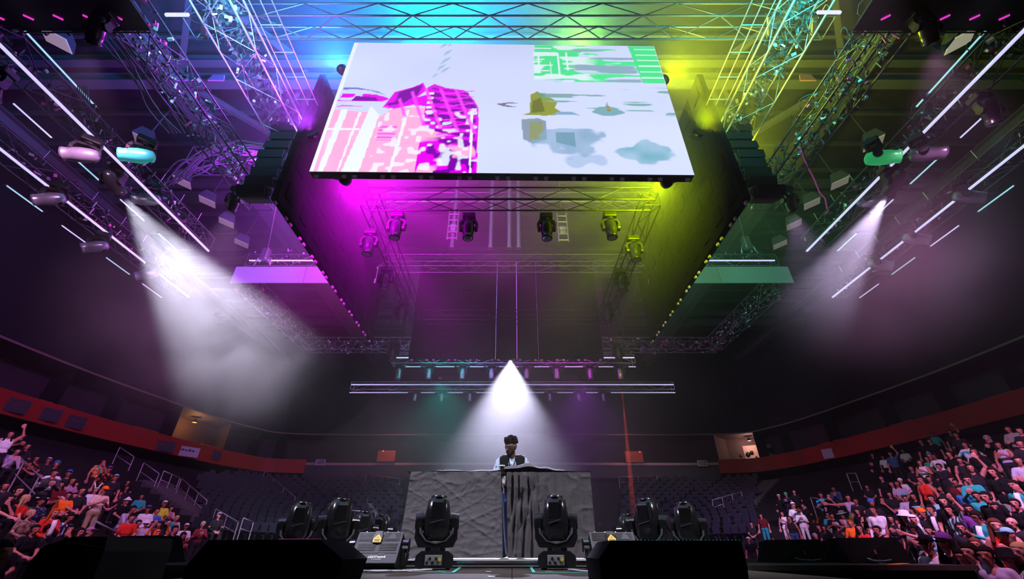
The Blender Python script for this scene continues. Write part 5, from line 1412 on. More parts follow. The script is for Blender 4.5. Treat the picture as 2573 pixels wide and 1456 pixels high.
def surface_nets(prims, vox, k=0.03, cut=None):
    lo = np.array([1e9] * 3); hi = -lo
    for kind, a, b, r1, r2, lb in prims:
        if kind == 'c':
            r = max(r1, r2); lo = np.minimum(lo, np.minimum(a, b) - r); hi = np.maximum(hi, np.maximum(a, b) + r)
        else: lo = np.minimum(lo, np.array(a) - np.array(b)); hi = np.maximum(hi, np.array(a) + np.array(b))
    lo -= 2.5 * vox; hi += 2.5 * vox
    n = np.ceil((hi - lo) / vox).astype(int) + 1
    ax = [np.arange(n[i], dtype=np.float32) * vox + lo[i] for i in range(3)]
    G = np.stack(np.meshgrid(*ax, indexing='ij'), -1).reshape(-1, 3).astype(np.float32)
    D, _ = field(prims, G, k)
    if cut is not None: D = np.maximum(D, cut(G))
    D = D.reshape(n)
    s = D < 0
    cells = np.zeros(n - 1, bool); cnt = np.zeros(n - 1); acc = np.zeros(tuple(n - 1) + (3,))
    def corner(i, j, q): return (slice(i, n[0] - 1 + i), slice(j, n[1] - 1 + j), slice(q, n[2] - 1 + q))
    cs = [(i, j, q) for i in (0, 1) for j in (0, 1) for q in (0, 1)]
    for a in cs:
        for axn in range(3):
            if a[axn] == 1: continue
            b = list(a); b[axn] = 1
            da, db = D[corner(*a)], D[corner(*b)]
            x = (da < 0) != (db < 0)
            t = np.where(x, da / (da - db + 1e-12), 0)
            cnt += x
            for c in range(3):
                acc[..., c] += np.where(x, a[c] + (t if c == axn else 0), 0)
    cells = cnt > 0
    idx = -np.ones(n - 1, int); idx[cells] = np.arange(cells.sum())
    ijk = np.argwhere(cells)
    V = (ijk + acc[cells] / cnt[cells][:, None]) * vox + lo
    F = []
    for axn in range(3):
        o1, o2 = [(1, 2), (2, 0), (0, 1)][axn]
        sl_a = [slice(None)] * 3; sl_b = [slice(None)] * 3
        sl_a[axn] = slice(0, n[axn] - 1); sl_b[axn] = slice(1, n[axn])
        x = s[tuple(sl_a)] != s[tuple(sl_b)]
        e = np.argwhere(x)
        e = e[(e[:, o1] > 0) & (e[:, o2] > 0) & (e[:, o1] < n[o1] - 1) & (e[:, o2] < n[o2] - 1)]
        ins = s[e[:, 0], e[:, 1], e[:, 2]]
        def cell(d1, d2):
            c = e.copy(); c[:, o1] -= d1; c[:, o2] -= d2
            return idx[c[:, 0], c[:, 1], c[:, 2]]
        q = np.stack([cell(1, 1), cell(0, 1), cell(0, 0), cell(1, 0)], 1)
        q[~ins] = q[~ins][:, ::-1]
        F.append(q)
    F = np.concatenate(F); F = F[(F >= 0).all(1)]
    C = V[F].mean(1).astype(np.float32)
    _, lab = field(prims, C, k)
    return V, F, lab
def np_mesh(name, V, F, lab, nslots):
    me = bpy.data.meshes.new(name)
    me.vertices.add(len(V)); me.vertices.foreach_set('co', V.astype(np.float32).ravel())
    me.loops.add(len(F) * 4); me.loops.foreach_set('vertex_index', F.astype(np.int32).ravel())
    me.polygons.add(len(F)); me.polygons.foreach_set('loop_start', np.arange(len(F), dtype=np.int32) * 4)
    for _ in range(nslots): me.materials.append(MATS['black_paint'])
    me.polygons.foreach_set('material_index', lab.astype(np.int32))
    me.polygons.foreach_set('use_smooth', np.ones(len(F), bool))
    me.update(calc_edges=True); me.validate()
    return me

def head_prims(c, R_, fine=False):
    """c head centre, R_ rotation of the head (front is -Y)"""
    c = Vector(c)
    def w(x, y, z): v = R_ @ Vector((x, y, z)); return tuple(c + v)
    P = [ell(c, (.078, .096, .112), SK) if R_ == Matrix.Identity(3) else seg(w(0, .012, .03), w(0, .0, .02), .092, .09, SK)]
    P = [seg(w(0, .02, .03), w(0, -.012, .025), .083, .078, SK), seg(w(0, -.03, -.015), w(0, -.045, -.075), .062, .042, SK),
         seg(w(0, -.088, .01), w(0, -.108, -.022), .010, .016, SK),
         seg(w(-.082, .01, .015), w(-.084, .012, -.02), .014, .010, SK), seg(w(.082, .01, .015), w(.084, .012, -.02), .014, .010, SK),
         seg(w(-.036, -.074, .020), w(-.027, -.077, .020), .0105, .009, DARK), seg(w(.036, -.074, .020), w(.027, -.077, .020), .0105, .009, DARK),
         seg(w(-.045, -.078, .042), w(-.015, -.088, .042), .010, .010, SK), seg(w(.045, -.078, .042), w(.015, -.088, .042), .010, .010, SK),
         seg(w(-.018, -.087, -.052), w(.018, -.087, -.052), .009, .009, EXTRA)]
    return P
def hand_prims(w_, d, side, r=1.0):
    """palm, four fingers and a thumb from wrist w_ along direction d"""
    w_ = Vector(w_); d = Vector(d).normalized()
    s = d.cross(Vector((0, 1, 0)));  s = s.normalized() if s.length > .2 else d.cross(Vector((1, 0, 0))).normalized()
    nrm = s.cross(d).normalized()
    P = [seg(w_ + d * .02 - s * .022, w_ + d * .075 - s * .026, .021, .018, FORE + 10), seg(w_ + d * .02 + s * .022, w_ + d * .075 + s * .026, .021, .018, FORE + 10)]
    for q, ln in ((-.036, .062), (-.012, .075), (.012, .072), (.036, .055)):
        a = w_ + d * .085 + s * q; b = a + d * ln * .55 + s * q * .25 + nrm * .008; e = b + d * ln * .5 + nrm * .022
        P += [seg(a, b, .0115, .0105, FORE + 10), seg(b, e, .0105, .009, FORE + 10)]
    t0 = w_ + d * .03 + s * side * .03; t1 = t0 + d * .035 + s * side * .035; t2 = t1 + d * .035 + s * side * .008
    P += [seg(t0, t1, .015, .0125, FORE + 10), seg(t1, t2, .0125, .010, FORE + 10)]
    return [(k, a, b, r1, r2, SK) for k, a, b, r1, r2, l in P]
def body(arms, seated=False, lean=0.0, head=(0, 0, 0), knees=None, slim=1.0, twist=0.0, long_top=False):
    """arms: ((elbow, wrist), (elbow, wrist)) for left/right; returns prims and the head frame"""
    hz = 0.92 if not seated else 0.50
    def sp(z, y=0.0, x=0.0):     # spine point leaned forward (towards -Y)
        dz = z - hz; return (x, y - math.sin(lean) * dz, hz + math.cos(lean) * dz)
    b = 0.0 if not seated else -0.42
    H = lambda z: z + b
    P = []
    for x in (-1, 1):
        P += [seg(sp(H(1.33), .0, x * .075), sp(H(1.20), .0, x * .065), .112 * slim, .108 * slim, TOP)]
    P += [seg(sp(H(1.20), 0, -.05), sp(H(1.20), 0, .05), .112 * slim, .112 * slim, TOP), seg(sp(H(1.04), 0, -.055), sp(H(1.04), 0, .055), .108 * slim, .108 * slim, TOP)]
    P += [seg(sp(H(.95), .01, -.075), sp(H(.95), .01, .075), .118, .118, TOP if long_top else LEG)]
    sh = [Vector(sp(H(1.405), 0, s * .165 * (0.6 + .4 * slim))) for s in (-1, 1)]
    P += [seg(sp(H(1.41), .0, -.12), sp(H(1.41), .0, .12), .062, .062, TOP)]
    P += [seg(sp(H(1.42), .005), sp(H(1.53), -.015), .056, .052, SK)]
    for i, s in enumerate((-1, 1)):
        e, w = Vector(arms[i][0]), Vector(arms[i][1])
        e = Vector((e.x, e.y, e.z + b)); w = Vector((w.x, w.y, w.z + b))
        if lean:
            off = Vector(sp(H(1.405), 0, 0)) - Vector((0, 0, H(1.405))); e = e + off * .8; w = w + off * .6
        m = sh[i].lerp(e, .62)
        P += [seg(sh[i], m, .062, .056, UPPER), seg(sh[i], e, .046, .040, SK), seg(e, w, .041, .029, FORE)]
        d = (w - e).normalized()
        P += hand_prims(w, d, -s if False else s)
    for s in (-1, 1):
        hip = Vector((s * .088, .01, hz)); 
        if seated:
            kn = Vector((s * .13, -.44, .50)); an = Vector((s * .13, -.42, .10))
        else:
            kn = Vector((s * .105, -.02, .49)); an = Vector((s * .12, .02, .09))
            if knees: kn = kn + Vector(knees[(s + 1) // 2][0]); an = an + Vector(knees[(s + 1) // 2][1])
        P += [seg(hip, kn, .088, .062, LEG), seg(kn, an, .060, .045, LEG)]
        P += [seg(an + Vector((0, .03, -.04)), an + Vector((s * .015, -.15, -.048)), .042, .036, SHOE)]
    hc = Vector(sp(H(1.615), -.03)); Rm = Euler((head[0], head[1], head[2])).to_matrix()
    P += head_prims(hc, Rm)
    return P, hc, Rm
A_dn = lambda s: ((s * .27, .02, 1.14), (s * .28, -.06, .90))
A_cr = lambda s: ((s * .27, -.05, 1.15), (-s * .06, -.20, 1.17))
A_ph = lambda s: ((s * .25, -.08, 1.15), (s * .05, -.30, 1.26))
A_hp = lambda s: ((s * .38, .08, 1.17), (s * .20, -.06, .98))
A_up = lambda s: ((s * .32, -.06, 1.62), (s * .24, -.12, 1.86))
A_mo = lambda s: ((s * .24, -.16, 1.18), (s * .05, -.16, 1.46))
A_po = lambda s: ((s * .26, -.28, 1.44), (s * .24, -.55, 1.52))
A_wd = lambda s: ((s * .45, -.02, 1.40), (s * .70, -.08, 1.44))
A_lap = lambda s: ((s * .25, -.06, 1.15), (s * .10, -.34, 1.02))
A_elb = lambda s: ((s * .20, -.30, 1.05), (s * .05, -.36, 1.26))
POSES = {}
def pose(nm, *a, **k): POSES[nm] = (a, k)
pose('st', (A_dn(-1), A_dn(1)))
pose('st2', (A_dn(-1), A_mo(1)), head=(0, 0, .3))
pose('cr', (A_cr(-1), A_cr(1)))
pose('ph', (A_ph(-1), A_ph(1)), head=(.25, 0, 0))
pose('hp', (A_hp(-1), A_hp(1)), head=(0, .1, -.2))
pose('u1', (A_dn(-1), A_up(1)), head=(-.1, 0, 0))
pose('u2', (A_up(-1), A_up(1)), head=(-.1, 0, 0), slim=.9)
pose('po', (A_dn(-1), A_po(1)))
pose('wd', (A_wd(-1), A_dn(1)), head=(0, 0, .5), slim=.86)
pose('wm', (A_dn(-1), A_ph(1)), head=(0, .12, .25), slim=.84)
pose('se', (A_lap(-1), A_lap(1)), seated=True)
pose('sm', (A_lap(-1), A_mo(1)), seated=True, head=(0, 0, .2))
pose('sl', (A_elb(-1), A_elb(1)), seated=True, lean=.35, head=(.2, 0, -.2))
pose('sw', (A_lap(-1), A_ph(1)), seated=True, head=(.1, .1, .3), slim=.85)
BODY = {}
def get_body(nm, vox=.0165):
    key = (nm, vox)
    if key not in BODY:
        a, k = POSES[nm]
        P, hc, Rm = body(*a, **k)
        V, F, lab = surface_nets(P, vox, .028)
        BODY[key] = (np_mesh('body_' + nm, V, F, lab, 8), hc.copy(), Rm.copy())
    return BODY[key]

# hair and hats, modelled round a head centred on the origin (front -Y)
def sdf_mesh(name, prims, vox, cut=None, k=.02):
    V, F, lab = surface_nets(prims, vox, k, cut)
    return np_mesh(name, V, F, lab * 0, 1)
def face_cut(G, y0=-.035, z0=.052):
    # keep hair off the face: remove what is in front of y0 and below z0
    a = np.maximum(G[:, 1] - y0, G[:, 2] - z0)
    return -a
cap_p = [seg((0, .022, .042), (0, -.008, .046), .094, .088, 0)]
HAIR = {}
HAIR['short'] = sdf_mesh('hair_short', cap_p + [seg((0, .03, 0), (0, .03, .04), .09, .093, 0)], .0125, lambda G: np.maximum(face_cut(G), -(G[:, 2] + .04)))
HAIR['long'] = sdf_mesh('hair_long', cap_p + [seg((0, .05, .03), (0, .085, -.22), .085, .06, 0), seg((-.075, .02, .02), (-.10, -.02, -.24), .035, .03, 0), seg((.075, .02, .02), (.10, -.02, -.24), .035, .03, 0)], .0135, lambda G: face_cut(G, -.045, .055))
HAIR['curly'] = sdf_mesh('hair_curly', [seg((0, .03, .05), (0, 0, .055), .115, .105, 0)] + [ell((.10 * math.cos(q * 2.4) * math.sin(.3 + q * .09), .02 + .10 * math.sin(q * 2.4) * math.sin(.3 + q * .09), .06 + .09 * math.cos(.3 + q * .09)), (.032,) * 3, 0) for q in range(16)], .0125, lambda G: np.maximum(face_cut(G, -.05, .06), -(G[:, 2] + .05)))
HAIR['bun'] = sdf_mesh('hair_bun', cap_p + [seg((0, .03, 0), (0, .03, .04), .088, .092, 0), ell((0, .05, .15), (.045, .045, .04), 0)], .0125, lambda G: np.maximum(face_cut(G), -(G[:, 2] + .05)))
HAIR['cap'] = sdf_mesh('cap', [seg((0, .02, .055), (0, -.005, .058), .096, .092, 0)], .0125, lambda G: -(G[:, 2] - .045))
b_ = MB(); b_.prism([(-.075, 0), (.075, 0), (.08, .008), (-.08, .008)], -.17, -.06)
HAIR['brim'] = b_.mesh('brim', M_BLACK)
HAIR['bucket'] = MB().lathe([(.150, .02), (.148, .028), (.102, .06), (.092, .135), (.06, .15), (.01, .152)], 20, sx=1.0, sy=1.08).mesh('bucket_hat', M_BLACK)
HAIR['cone'] = MB().lathe([(.150, .045), (.145, .055), (.09, .10), (.045, .15), (.01, .175)], 20, sy=1.05).mesh('sun_hat', M_BLACK)
HAIR['wide'] = MB().lathe([(.19, .062), (.185, .070), (.10, .072), (.09, .15), (.05, .165), (.01, .165)], 20, sy=1.05).mesh('wide_hat', M_BLACK)
HAIR['beanie'] = sdf_mesh('beanie', [seg((0, .02, .055), (0, 0, .065), .100, .096, 0), seg((0, .02, .03), (0, -.006, .045), .101, .099, 0)], .0125, lambda G: -(G[:, 2] - .032))
HAIR['band'] = MB().lathe([(.098, .045), (.101, .05), (.101, .075), (.097, .08)], 20, sx=.95, sy=1.08).mesh('headband', M_BLACK)
HAIR['shades'] = MB().box((-.034, -.098, .02), (.055, .012, .034), bev=.006).box((.034, -.098, .02), (.055, .012, .034), bev=.006).box((0, -.1, .028), (.02, .008, .008)).box((-.075, -.045, .026), (.008, .11, .010)).box((.075, -.045, .026), (.008, .11, .010)).mesh('sunglasses', M_GLOSS)
HAIR['ear'] = MB().lathe([(.006, 0), (.022, .03), (.028, .10), (.020, .19), (.004, .23)], 10, sy=.4).mesh('bunny_ear', M_WHITE)
HAIR['hood'] = sdf_mesh('hood', [seg((0, .03, .03), (0, 0, .04), .118, .112, 0), seg((0, .05, -.05), (0, .02, -.16), .10, .11, 0)], .0135, lambda G: face_cut(G, -.05, .085))
HAIR['phone'] = MB().box((0, 0, 0), (.075, .010, .15), bev=.006).mesh('phone', M_GLOSS)

PC = dict(black=(.008, .008, .010), dark=(.02, .018, .024), white=(.72, .70, .78), lav=(.42, .36, .52), grey=(.22, .21, .24), cream=(.62, .46, .36), beige=(.70, .52, .42),
          orange=(.85, .16, .02), red=(.62, .03, .02), maroon=(.12, .012, .018), pink=(.75, .10, .28), teal=(.03, .34, .34), green=(.03, .30, .16), blue=(.04, .14, .42), sky=(.22, .50, .62),
          navy=(.015, .02, .06), denim=(.05, .10, .22), lime=(.62, .70, .05), yellow=(.75, .50, .04), tan=(.36, .24, .16), brown=(.10, .035, .02), purple=(.16, .05, .26), mauve=(.34, .17, .30), jeans=(.02, .22, .27),
          ginger=(.40, .06, .01), blonde=(.45, .28, .14), hair=(.012, .008, .007), greyhair=(.20, .17, .17))
def cm(c): return mat('cloth_' + c, PC[c], .9, 0, .15, 18, spec=.08)
def patt(name, c1, c2, scale, kind='noise', lo=.47, hi=.53):
    if name in MATS: return MATS[name]
    m = bpy.data.materials.new(name); m.use_nodes = True
    nt = m.node_tree; N = nt.nodes; L = nt.links; b = N['Principled BSDF']; b.inputs['Roughness'].default_value = .9; b.inputs['Specular IOR Level'].default_value = .1
    tc = N.new('ShaderNodeTexCoord')
    if kind == 'wave':
        t = N.new('ShaderNodeTexWave'); t.inputs['Scale'].default_value = scale; t.inputs['Distortion'].default_value = 6; t.inputs['Detail'].default_value = 1
    elif kind == 'check':
        t = N.new('ShaderNodeTexChecker'); t.inputs['Scale'].default_value = scale
    else:
        t = N.new('ShaderNodeTexNoise'); t.inputs['Scale'].default_value = scale; t.inputs['Detail'].default_value = 1.0
    L.new(tc.outputs['Object'], t.inputs['Vector'])
    r = N.new('ShaderNodeMapRange'); r.inputs[1].default_value = lo; r.inputs[2].default_value = hi
    L.new(t.outputs['Fac'], r.inputs[0])
    mx = N.new('ShaderNodeMix'); mx.data_type = 'RGBA'; mx.inputs[6].default_value = tuple(c1) + (1,); mx.inputs[7].default_value = tuple(c2) + (1,)
    L.new(r.outputs[0], mx.inputs[0]); L.new(mx.outputs[2], b.inputs['Base Color'])
    MATS[name] = m; return m
PAT = dict(zebra=lambda: patt('cloth_zebra', (.02, .02, .05), (.55, .6, .85), 9), floral=lambda: patt('cloth_floral', (.01, .01, .02), (.05, .42, .62), 11), tiedye=lambda: patt('cloth_tiedye', (.01, .03, .03), (.30, .42, .45), 4, 'wave', .3, .7),
           plaid=lambda: patt('cloth_plaid', (.10, .01, .02), (.22, .03, .05), 26, 'check'), print_=lambda: patt('cloth_print', (.01, .01, .012), (.45, .08, .02), 12, lo=.55, hi=.6), leafy=lambda: patt('cloth_leafy', (.55, .12, .02), (.6, .35, .2), 10),
           stripe=lambda: patt('cloth_stripe', (.06, .06, .07), (.45, .42, .42), 14, 'wave', .45, .55), fur=lambda: patt('cloth_fur', (.10, .06, .05), (.34, .20, .16), 14, lo=.3, hi=.7), sequin=lambda: patt('cloth_sequin', (.01, .01, .015), (.12, .14, .3), 30, lo=.56, hi=.6),
           half=lambda: patt('cloth_half', (.03, .36, .36), (.62, .56, .68), 3.2), jersey=lambda: mat('cloth_jersey', (.012, .012, .016), .7))
def cloth(c): return PAT[c]() if c in PAT else cm(c)
SKINS = [mat('skin_a', (.50, .17, .15), .55, 0, .08, 20), mat('skin_b', (.40, .12, .10), .55, 0, .08, 20), mat('skin_c', (.56, .24, .20), .55, 0, .08, 20), mat('skin_d', (.11, .035, .028), .5, 0, .08, 20), mat('skin_e', (.24, .07, .05), .5, 0, .08, 20)]
M_EYE = mat('eye_dark', (.02, .012, .012), .4)
M_LIP = mat('lips', (.32, .07, .07), .5)
M_SHOE = mat('shoe', (.05, .05, .055), .6)
def person(x, y, z, pz, top, leg, hair, skin, rz, s=1.0, sleeve='short', vox=.0165, hat_col=None, name='person'):
    me, hc, Rm = get_body(pz, vox)
    o = link(name, me, None, (x, y, z), (0, 0, rz), (s, s, s))
    tm, lm, sk = cloth(top), cloth(leg), SKINS[skin]
    slots = {SK: sk, TOP: tm, LEG: lm, SHOE: M_SHOE, FORE: tm if sleeve == 'long' else sk, DARK: M_EYE, UPPER: sk if sleeve == 'none' else tm, EXTRA: M_LIP}
    for i, m in slots.items():
        o.material_slots[i].link = 'OBJECT'; o.material_slots[i].material = m
    er = Rm.to_euler()
    def add(key, nm, m, loc=(0, 0, 0), rot=None):
        c = link(nm, HAIR[key], o, tuple(Vector(hc) + Rm @ Vector(loc)), er if rot is None else (Rm @ Euler(rot).to_matrix()).to_euler())
        if len(c.material_slots): c.material_slots[0].link = 'OBJECT'; c.material_slots[0].material = m
        return c
    for h in hair.split('+'):
        k, _, c = h.partition(':')
        if k == 'cap':
            cp = add('cap', 'cap', cm(c or 'black')); bq = link('brim', HAIR['brim'], cp, (0, -.005, .05), (R(-8), 0, 0)); bq.material_slots[0].link = 'OBJECT'; bq.material_slots[0].material = cm(c or 'black')
        elif k == 'ears':
            for sx in (-1, 1): add('ear', 'bunny_ear', M_WHITE, (sx * .05, .01, .12), (R(-8), R(22 * sx), 0))
            add('band', 'headband', M_WHITE, (0, 0, .03))
        elif k in ('bucket', 'cone', 'wide', 'beanie', 'band', 'hood'):
            add(k, {'bucket': 'bucket_hat', 'cone': 'sun_hat', 'wide': 'brimmed_hat', 'beanie': 'beanie', 'band': 'headband', 'hood': 'hood'}[k], cm(c or 'black'))
        elif k == 'shades': add('shades', 'sunglasses', M_GLOSS)
        elif k in ('short', 'long', 'curly', 'bun'): add(k, 'hair', cm(c or 'hair'))
    return o
# ---- who stands where: pixel of the head, pose, top, legs, hair, skin, sleeves, words
LEFT = '''
26 1094 u1 white dark long 0 none|a white off-shoulder top, one arm up, at the top left
57 1097 ph black black short 1 short|
45 1133 sl lav dark short 2 long|a lilac sweater slumped by the far left handrail
68 1124 se dark dark short 0 long|
91 1155 se print_ dark short 1 short|an orange printed shirt, high on the far left
121 1161 se dark dark cap:lav 1 long|dark clothes and a lilac cap above the jersey wearer
141 1170 se dark dark beanie:denim+short 0 long|a slate blue head scarf behind the jersey wearer
137 1191 ph jersey black short 0 long|a black hockey jersey with white shoulders
171 1195 se dark black cap:blue 1 short|a bright blue cap right of the jersey wearer
181 1211 se mauve dark long 1 short|
189 1221 se mauve dark long 0 short|
258 1163 st2 leafy dark short 1 short|an orange patterned shirt with a teal strap, standing highest
274 1182 st print_ black cap:purple 1 short|a red printed shirt and purple cap on the left
290 1203 st dark black cap:sky 0 short|dark clothes and a sky blue cap on the left
321 1215 se black black short 0 short|
237 1240 se white dark ears+short 2 short|a white shirt and white bunny ears
262 1235 ph beige tan cap:orange 0 short|a beige tee and orange cap, standing
295 1226 se black black short 0 short|
318 1229 se dark dark long 1 long|
7 1235 se dark dark short 0 short|
44 1238 se black black short 2 short|
169 1252 se orange dark short 1 short|an orange top below the jersey wearer
186 1251 se black black short 0 short|
24 1258 sm black dark short 1 short|black clothes, hand on the mouth, by the left edge
63 1257 sw red dark long:blonde 2 short|a red top with long blonde hair on the left
103 1263 se sequin black beanie:black 1 long|a glittery black shirt and black beanie
136 1292 sw red dark long:ginger 2 long|a fuzzy red coat with ginger hair
71 1306 se fur dark short:blonde 2 long|a tan fur coat
85 1338 se black black short 1 short|
121 1337 se dark black curly 0 long|dark clothes over a white collar, lowest row on the left
175 1334 sm black black long 1 short|
199 1340 sw black black long 0 short|
178 1300 sl zebra dark short 1 long|a blue and white zebra patterned shirt
225 1340 se mauve dark cap:mauve 0 long|a mauve shirt and mauve cap behind the left case
301 1243 se dark black short 1 long|
285 1243 se dark dark short 0 short|
319 1262 se black black cone:white 0 short|black clothes and a white cone hat
335 1279 sl lav denim short 1 long|a lilac grey shirt, leaning forward on the elbows
372 1282 se white denim cap:denim 1 long|a white shirt and denim cap
394 1287 se blue dark short 0 short|a royal blue shirt beside the white one
413 1269 se lime dark cap:white 1 short|a lime yellow top and white cap
430 1280 sw grey dark long 2 none|a grey tank top right of the lime one
356 1250 se teal black short 1 short|a teal printed top alone in the dark row
444 1306 sl half dark short:blonde 2 short|a teal and lilac tee with bleached hair
366 1322 se lav dark bucket:white 1 long|a lilac shirt and white bucket hat
383 1321 se maroon dark short 1 short|
399 1323 se dark dark short 0 short|
468 1326 se white dark cap:white 1 short|a white cap behind the black tee wearer
392 1347 u2 orange denim hood:orange 0 long|a bright orange hoodie, arms up
439 1334 st black dark short 0 short|a black tee with a teal logo beside the orange hoodie
457 1357 ph maroon jeans long 1 short|a maroon top looking down at a phone
510 1321 ph plaid dark short:greyhair 1 long|a red plaid shirt at the foot of the left stand
550 1300 se dark dark cap:grey 0 long|dark clothes and a grey cap behind the foot rail
402 1371 sw dark jeans long 2 long|teal jeans with long hair, crouching by the orange strip
20 1372 se black black short 1 short|
150 1228 se maroon dark long 1 short|
205 1236 se dark black short 0 short|
330 1305 se red dark short 0 short|
345 1325 se tan dark short 1 short|a tan jacket in the lowest left row
'''
RIGHT = '''
1912 1298 st maroon jeans short 0 short|a maroon tee and teal jeans, standing alone
1957 1250 st black black cap:white 1 long|black clothes and a white cap in the dark right aisle
1975 1245 ph navy dark beanie:green+short 1 long|a navy jacket and green beanie
1995 1238 st black black short 0 long|
1994 1275 st white dark cap:white 0 short|a white tee and white cap
2008 1288 ph white white wide:brown 1 long|white dungarees and a brown hat
1965 1293 wm white white long 0 none|a white crop top and white trousers
1983 1305 st dark denim short 1 none|
2018 1274 st black black short 1 long|black clothes with an orange bag beside the dungarees
2063 1248 ph floral dark short 1 short|a blue floral shirt behind the rail
2082 1249 st2 black black short 0 short|
2094 1229 sl denim dark short 1 long|a denim jacket bending over
2131 1255 wd lav lime short 0 none|a pale tank top, arm stretched out sideways
1888 1319 se dark dark short 0 short|
2081 1296 se teal dark short 1 short|
2090 1298 ph black black short 1 short|
2116 1293 sl white dark wide:white 0 short|a white tee and broad white hat
2155 1288 st black black long 0 short|
2175 1290 wm black black long 2 none|
2058 1327 se black black short 0 long|
2072 1332 se dark dark short 1 short|
2103 1324 se dark dark beanie:sky 0 long|a sky blue knitted hat in the low right rows
2139 1323 st orange dark short:ginger 0 short|an orange shirt above the red vest
2160 1331 wm red dark long 0 short|a red vest in the low right rows
2193 1148 st black black short 0 long|black clothes with a pink bag, high on the right
2218 1151 st white black short 1 short|a white vest high under the right balcony
2237 1143 u1 denim dark short 0 short|a faded denim shirt, hand at the head, high up
2269 1135 se white black short 1 short|a white tee highest under the right balcony
2315 1114 st black black short 0 short|
2337 1113 st black black short 0 short|
2343 1093 st teal black short 1 short|a teal collar in the top right row
2330 1155 st green dark short 1 short|a dark green tee beside the teal cap
2336 1147 st dark dark cap:teal 0 short|a bright teal cap, high on the right
2348 1149 hp white green short 4 short|a white tee and green shorts
2311 1165 wm white dark long 0 none|a white wrap over red, high on the right
2215 1204 st black black short 0 short|
2425 1120 hp half navy short 1 short|a teal and lilac split tee, standing tall
2387 1146 st black black short 0 short|
2387 1088 u1 dark black short 0 short|
2403 1097 st dark black short 1 long|
2481 1104 ph black black hood:grey 0 long|a hooded grey sweatshirt, high on the right
2509 1121 wm lav dark long 1 none|a lilac off-shoulder top, high on the right
2534 1081 cr stripe dark short 1 long|a striped jacket in the top right corner
2564 1087 st dark dark short 0 long|
2420 1183 se dark dark wide:tan 0 short|a tan straw hat
2496 1190 st black black long 0 short|
2432 1208 ph teal dark short 0 long|a teal jacket below the tall split tee
2373 1209 se black black cap:purple 1 short|black clothes and a purple cap
2393 1209 se dark dark short 0 short|
2548 1223 st teal dark short 1 short|a teal shirt with white collar at the right edge
2562 1165 cr lav dark short 0 short|a lilac tee at the right edge, arms folded
2459 1227 se dark dark bucket:lav 0 long|a lilac bucket hat
2263 1211 se white white beanie:white 0 long|a white beanie and white outfit, seated
2241 1219 se black black short 0 short|
2254 1218 se lav dark long 1 short|
2315 1209 st red black short 1 none|an open red vest over black
2335 1206 se black black short 0 short|
2217 1259 sm black black short 1 short|
2191 1269 st dark dark beanie:blue 1 short|dark clothes and a blue knitted cap
2274 1253 se lav dark cap:teal 0 short|a lilac striped top and teal cap
2296 1250 se black black long 1 short|
2341 1257 st sky dark short 1 short|a sky blue and white shirt
2373 1266 st black black long 2 short|
2305 1283 st dark black band:sky+short 0 long|a cyan headband in the right crowd
2319 1293 st dark dark beanie:orange 1 long|dark clothes and an orange beanie
2340 1284 st dark dark short 0 long|a black jacket open over a long white tee
2276 1306 wm black dark bucket:white+long 0 short|a white bucket hat over long hair
2297 1312 cr stripe dark hood:white 1 long|a white striped scarf over the head
2238 1307 wm dark dark long 0 none|
2253 1316 se purple dark short 1 short|
2196 1288 st white dark short 1 long|a white jacket over black in the right crowd
2296 1333 ph grey dark curly 3 none|a grey tank top with dark curls
2336 1339 po sky dark short 0 none|a sky blue tank top, pointing ahead
2178 1313 sl pink teal cap:grey 0 long|a pink tie-dyed long sleeve top, bending
2387 1286 u1 tiedye dark short 0 short|a dark tie-dyed tee, drinking
2390 1252 st dark dark long 1 long|
2436 1283 st purple dark short 1 long|a purple jacket seen from behind
2458 1307 ph teal grey short 4 long|an open teal jacket over a white tee
2504 1279 st black black short 1 short|
2507 1333 wm red dark long:brown 2 none|a bright red top with long brown hair
2544 1318 st dark dark none 2 long|dark clothes and a shaved head at the right edge
2536 1351 st zebra dark cap:sky 1 long|a zebra striped bandana at the right edge
2453 1372 st dark black short:brown 1 long|dark clothes, back turned, beside the capped woman
2440 1393 st lav black short 2 none|
2552 1270 u1 black black short 0 none|black clothes with an arm up at the right edge
2099 1375 st stripe dark band:red+short 2 none|a striped tank top and red headband
2077 1372 st navy dark cap:black 3 long|a navy jacket, orange scarf and black cap
2049 1351 st black black short:greyhair 1 long|black clothes and grey hair, behind the wing monitors
1922 1377 st black black long 1 long|black clothes and long dreadlocks by the stage wing
1945 1366 st teal dark short+shades 1 short|a teal tee and sunglasses behind the dreadlocks
1881 1359 st black dark cap:white 1 short|a white cap right of the right wedge monitor
2122 1345 se black black short 4 short|
2205 1335 st black black short 1 none|
2455 1250 st teal denim short 1 long|a teal denim jacket, back turned
2480 1255 st black black short 0 long|
2525 1240 se stripe dark long 0 long|
2415 1235 st blue dark short 1 short|a royal blue top in the right crowd
2350 1235 se dark dark short 0 short|
2440 1180 u1 dark dark long 0 none|
2520 1215 se sky dark short 1 short|a sky blue shirt under the thin rails
2470 1160 se dark dark short 0 short|
2360 1175 st dark dark short 1 long|
2290 1180 se dark dark short 0 short|
2180 1230 se dark dark short 0 short|
2150 1262 st dark black short 1 short|
2235 1245 se dark dark long 0 short|
2415 1330 st dark dark short 0 short|
2400 1215 se maroon dark short 1 short|
2565 1120 st dark dark short 0 long|
2450 1140 st black black long 1 short|
2412 1160 st dark dark short 0 none|
'''
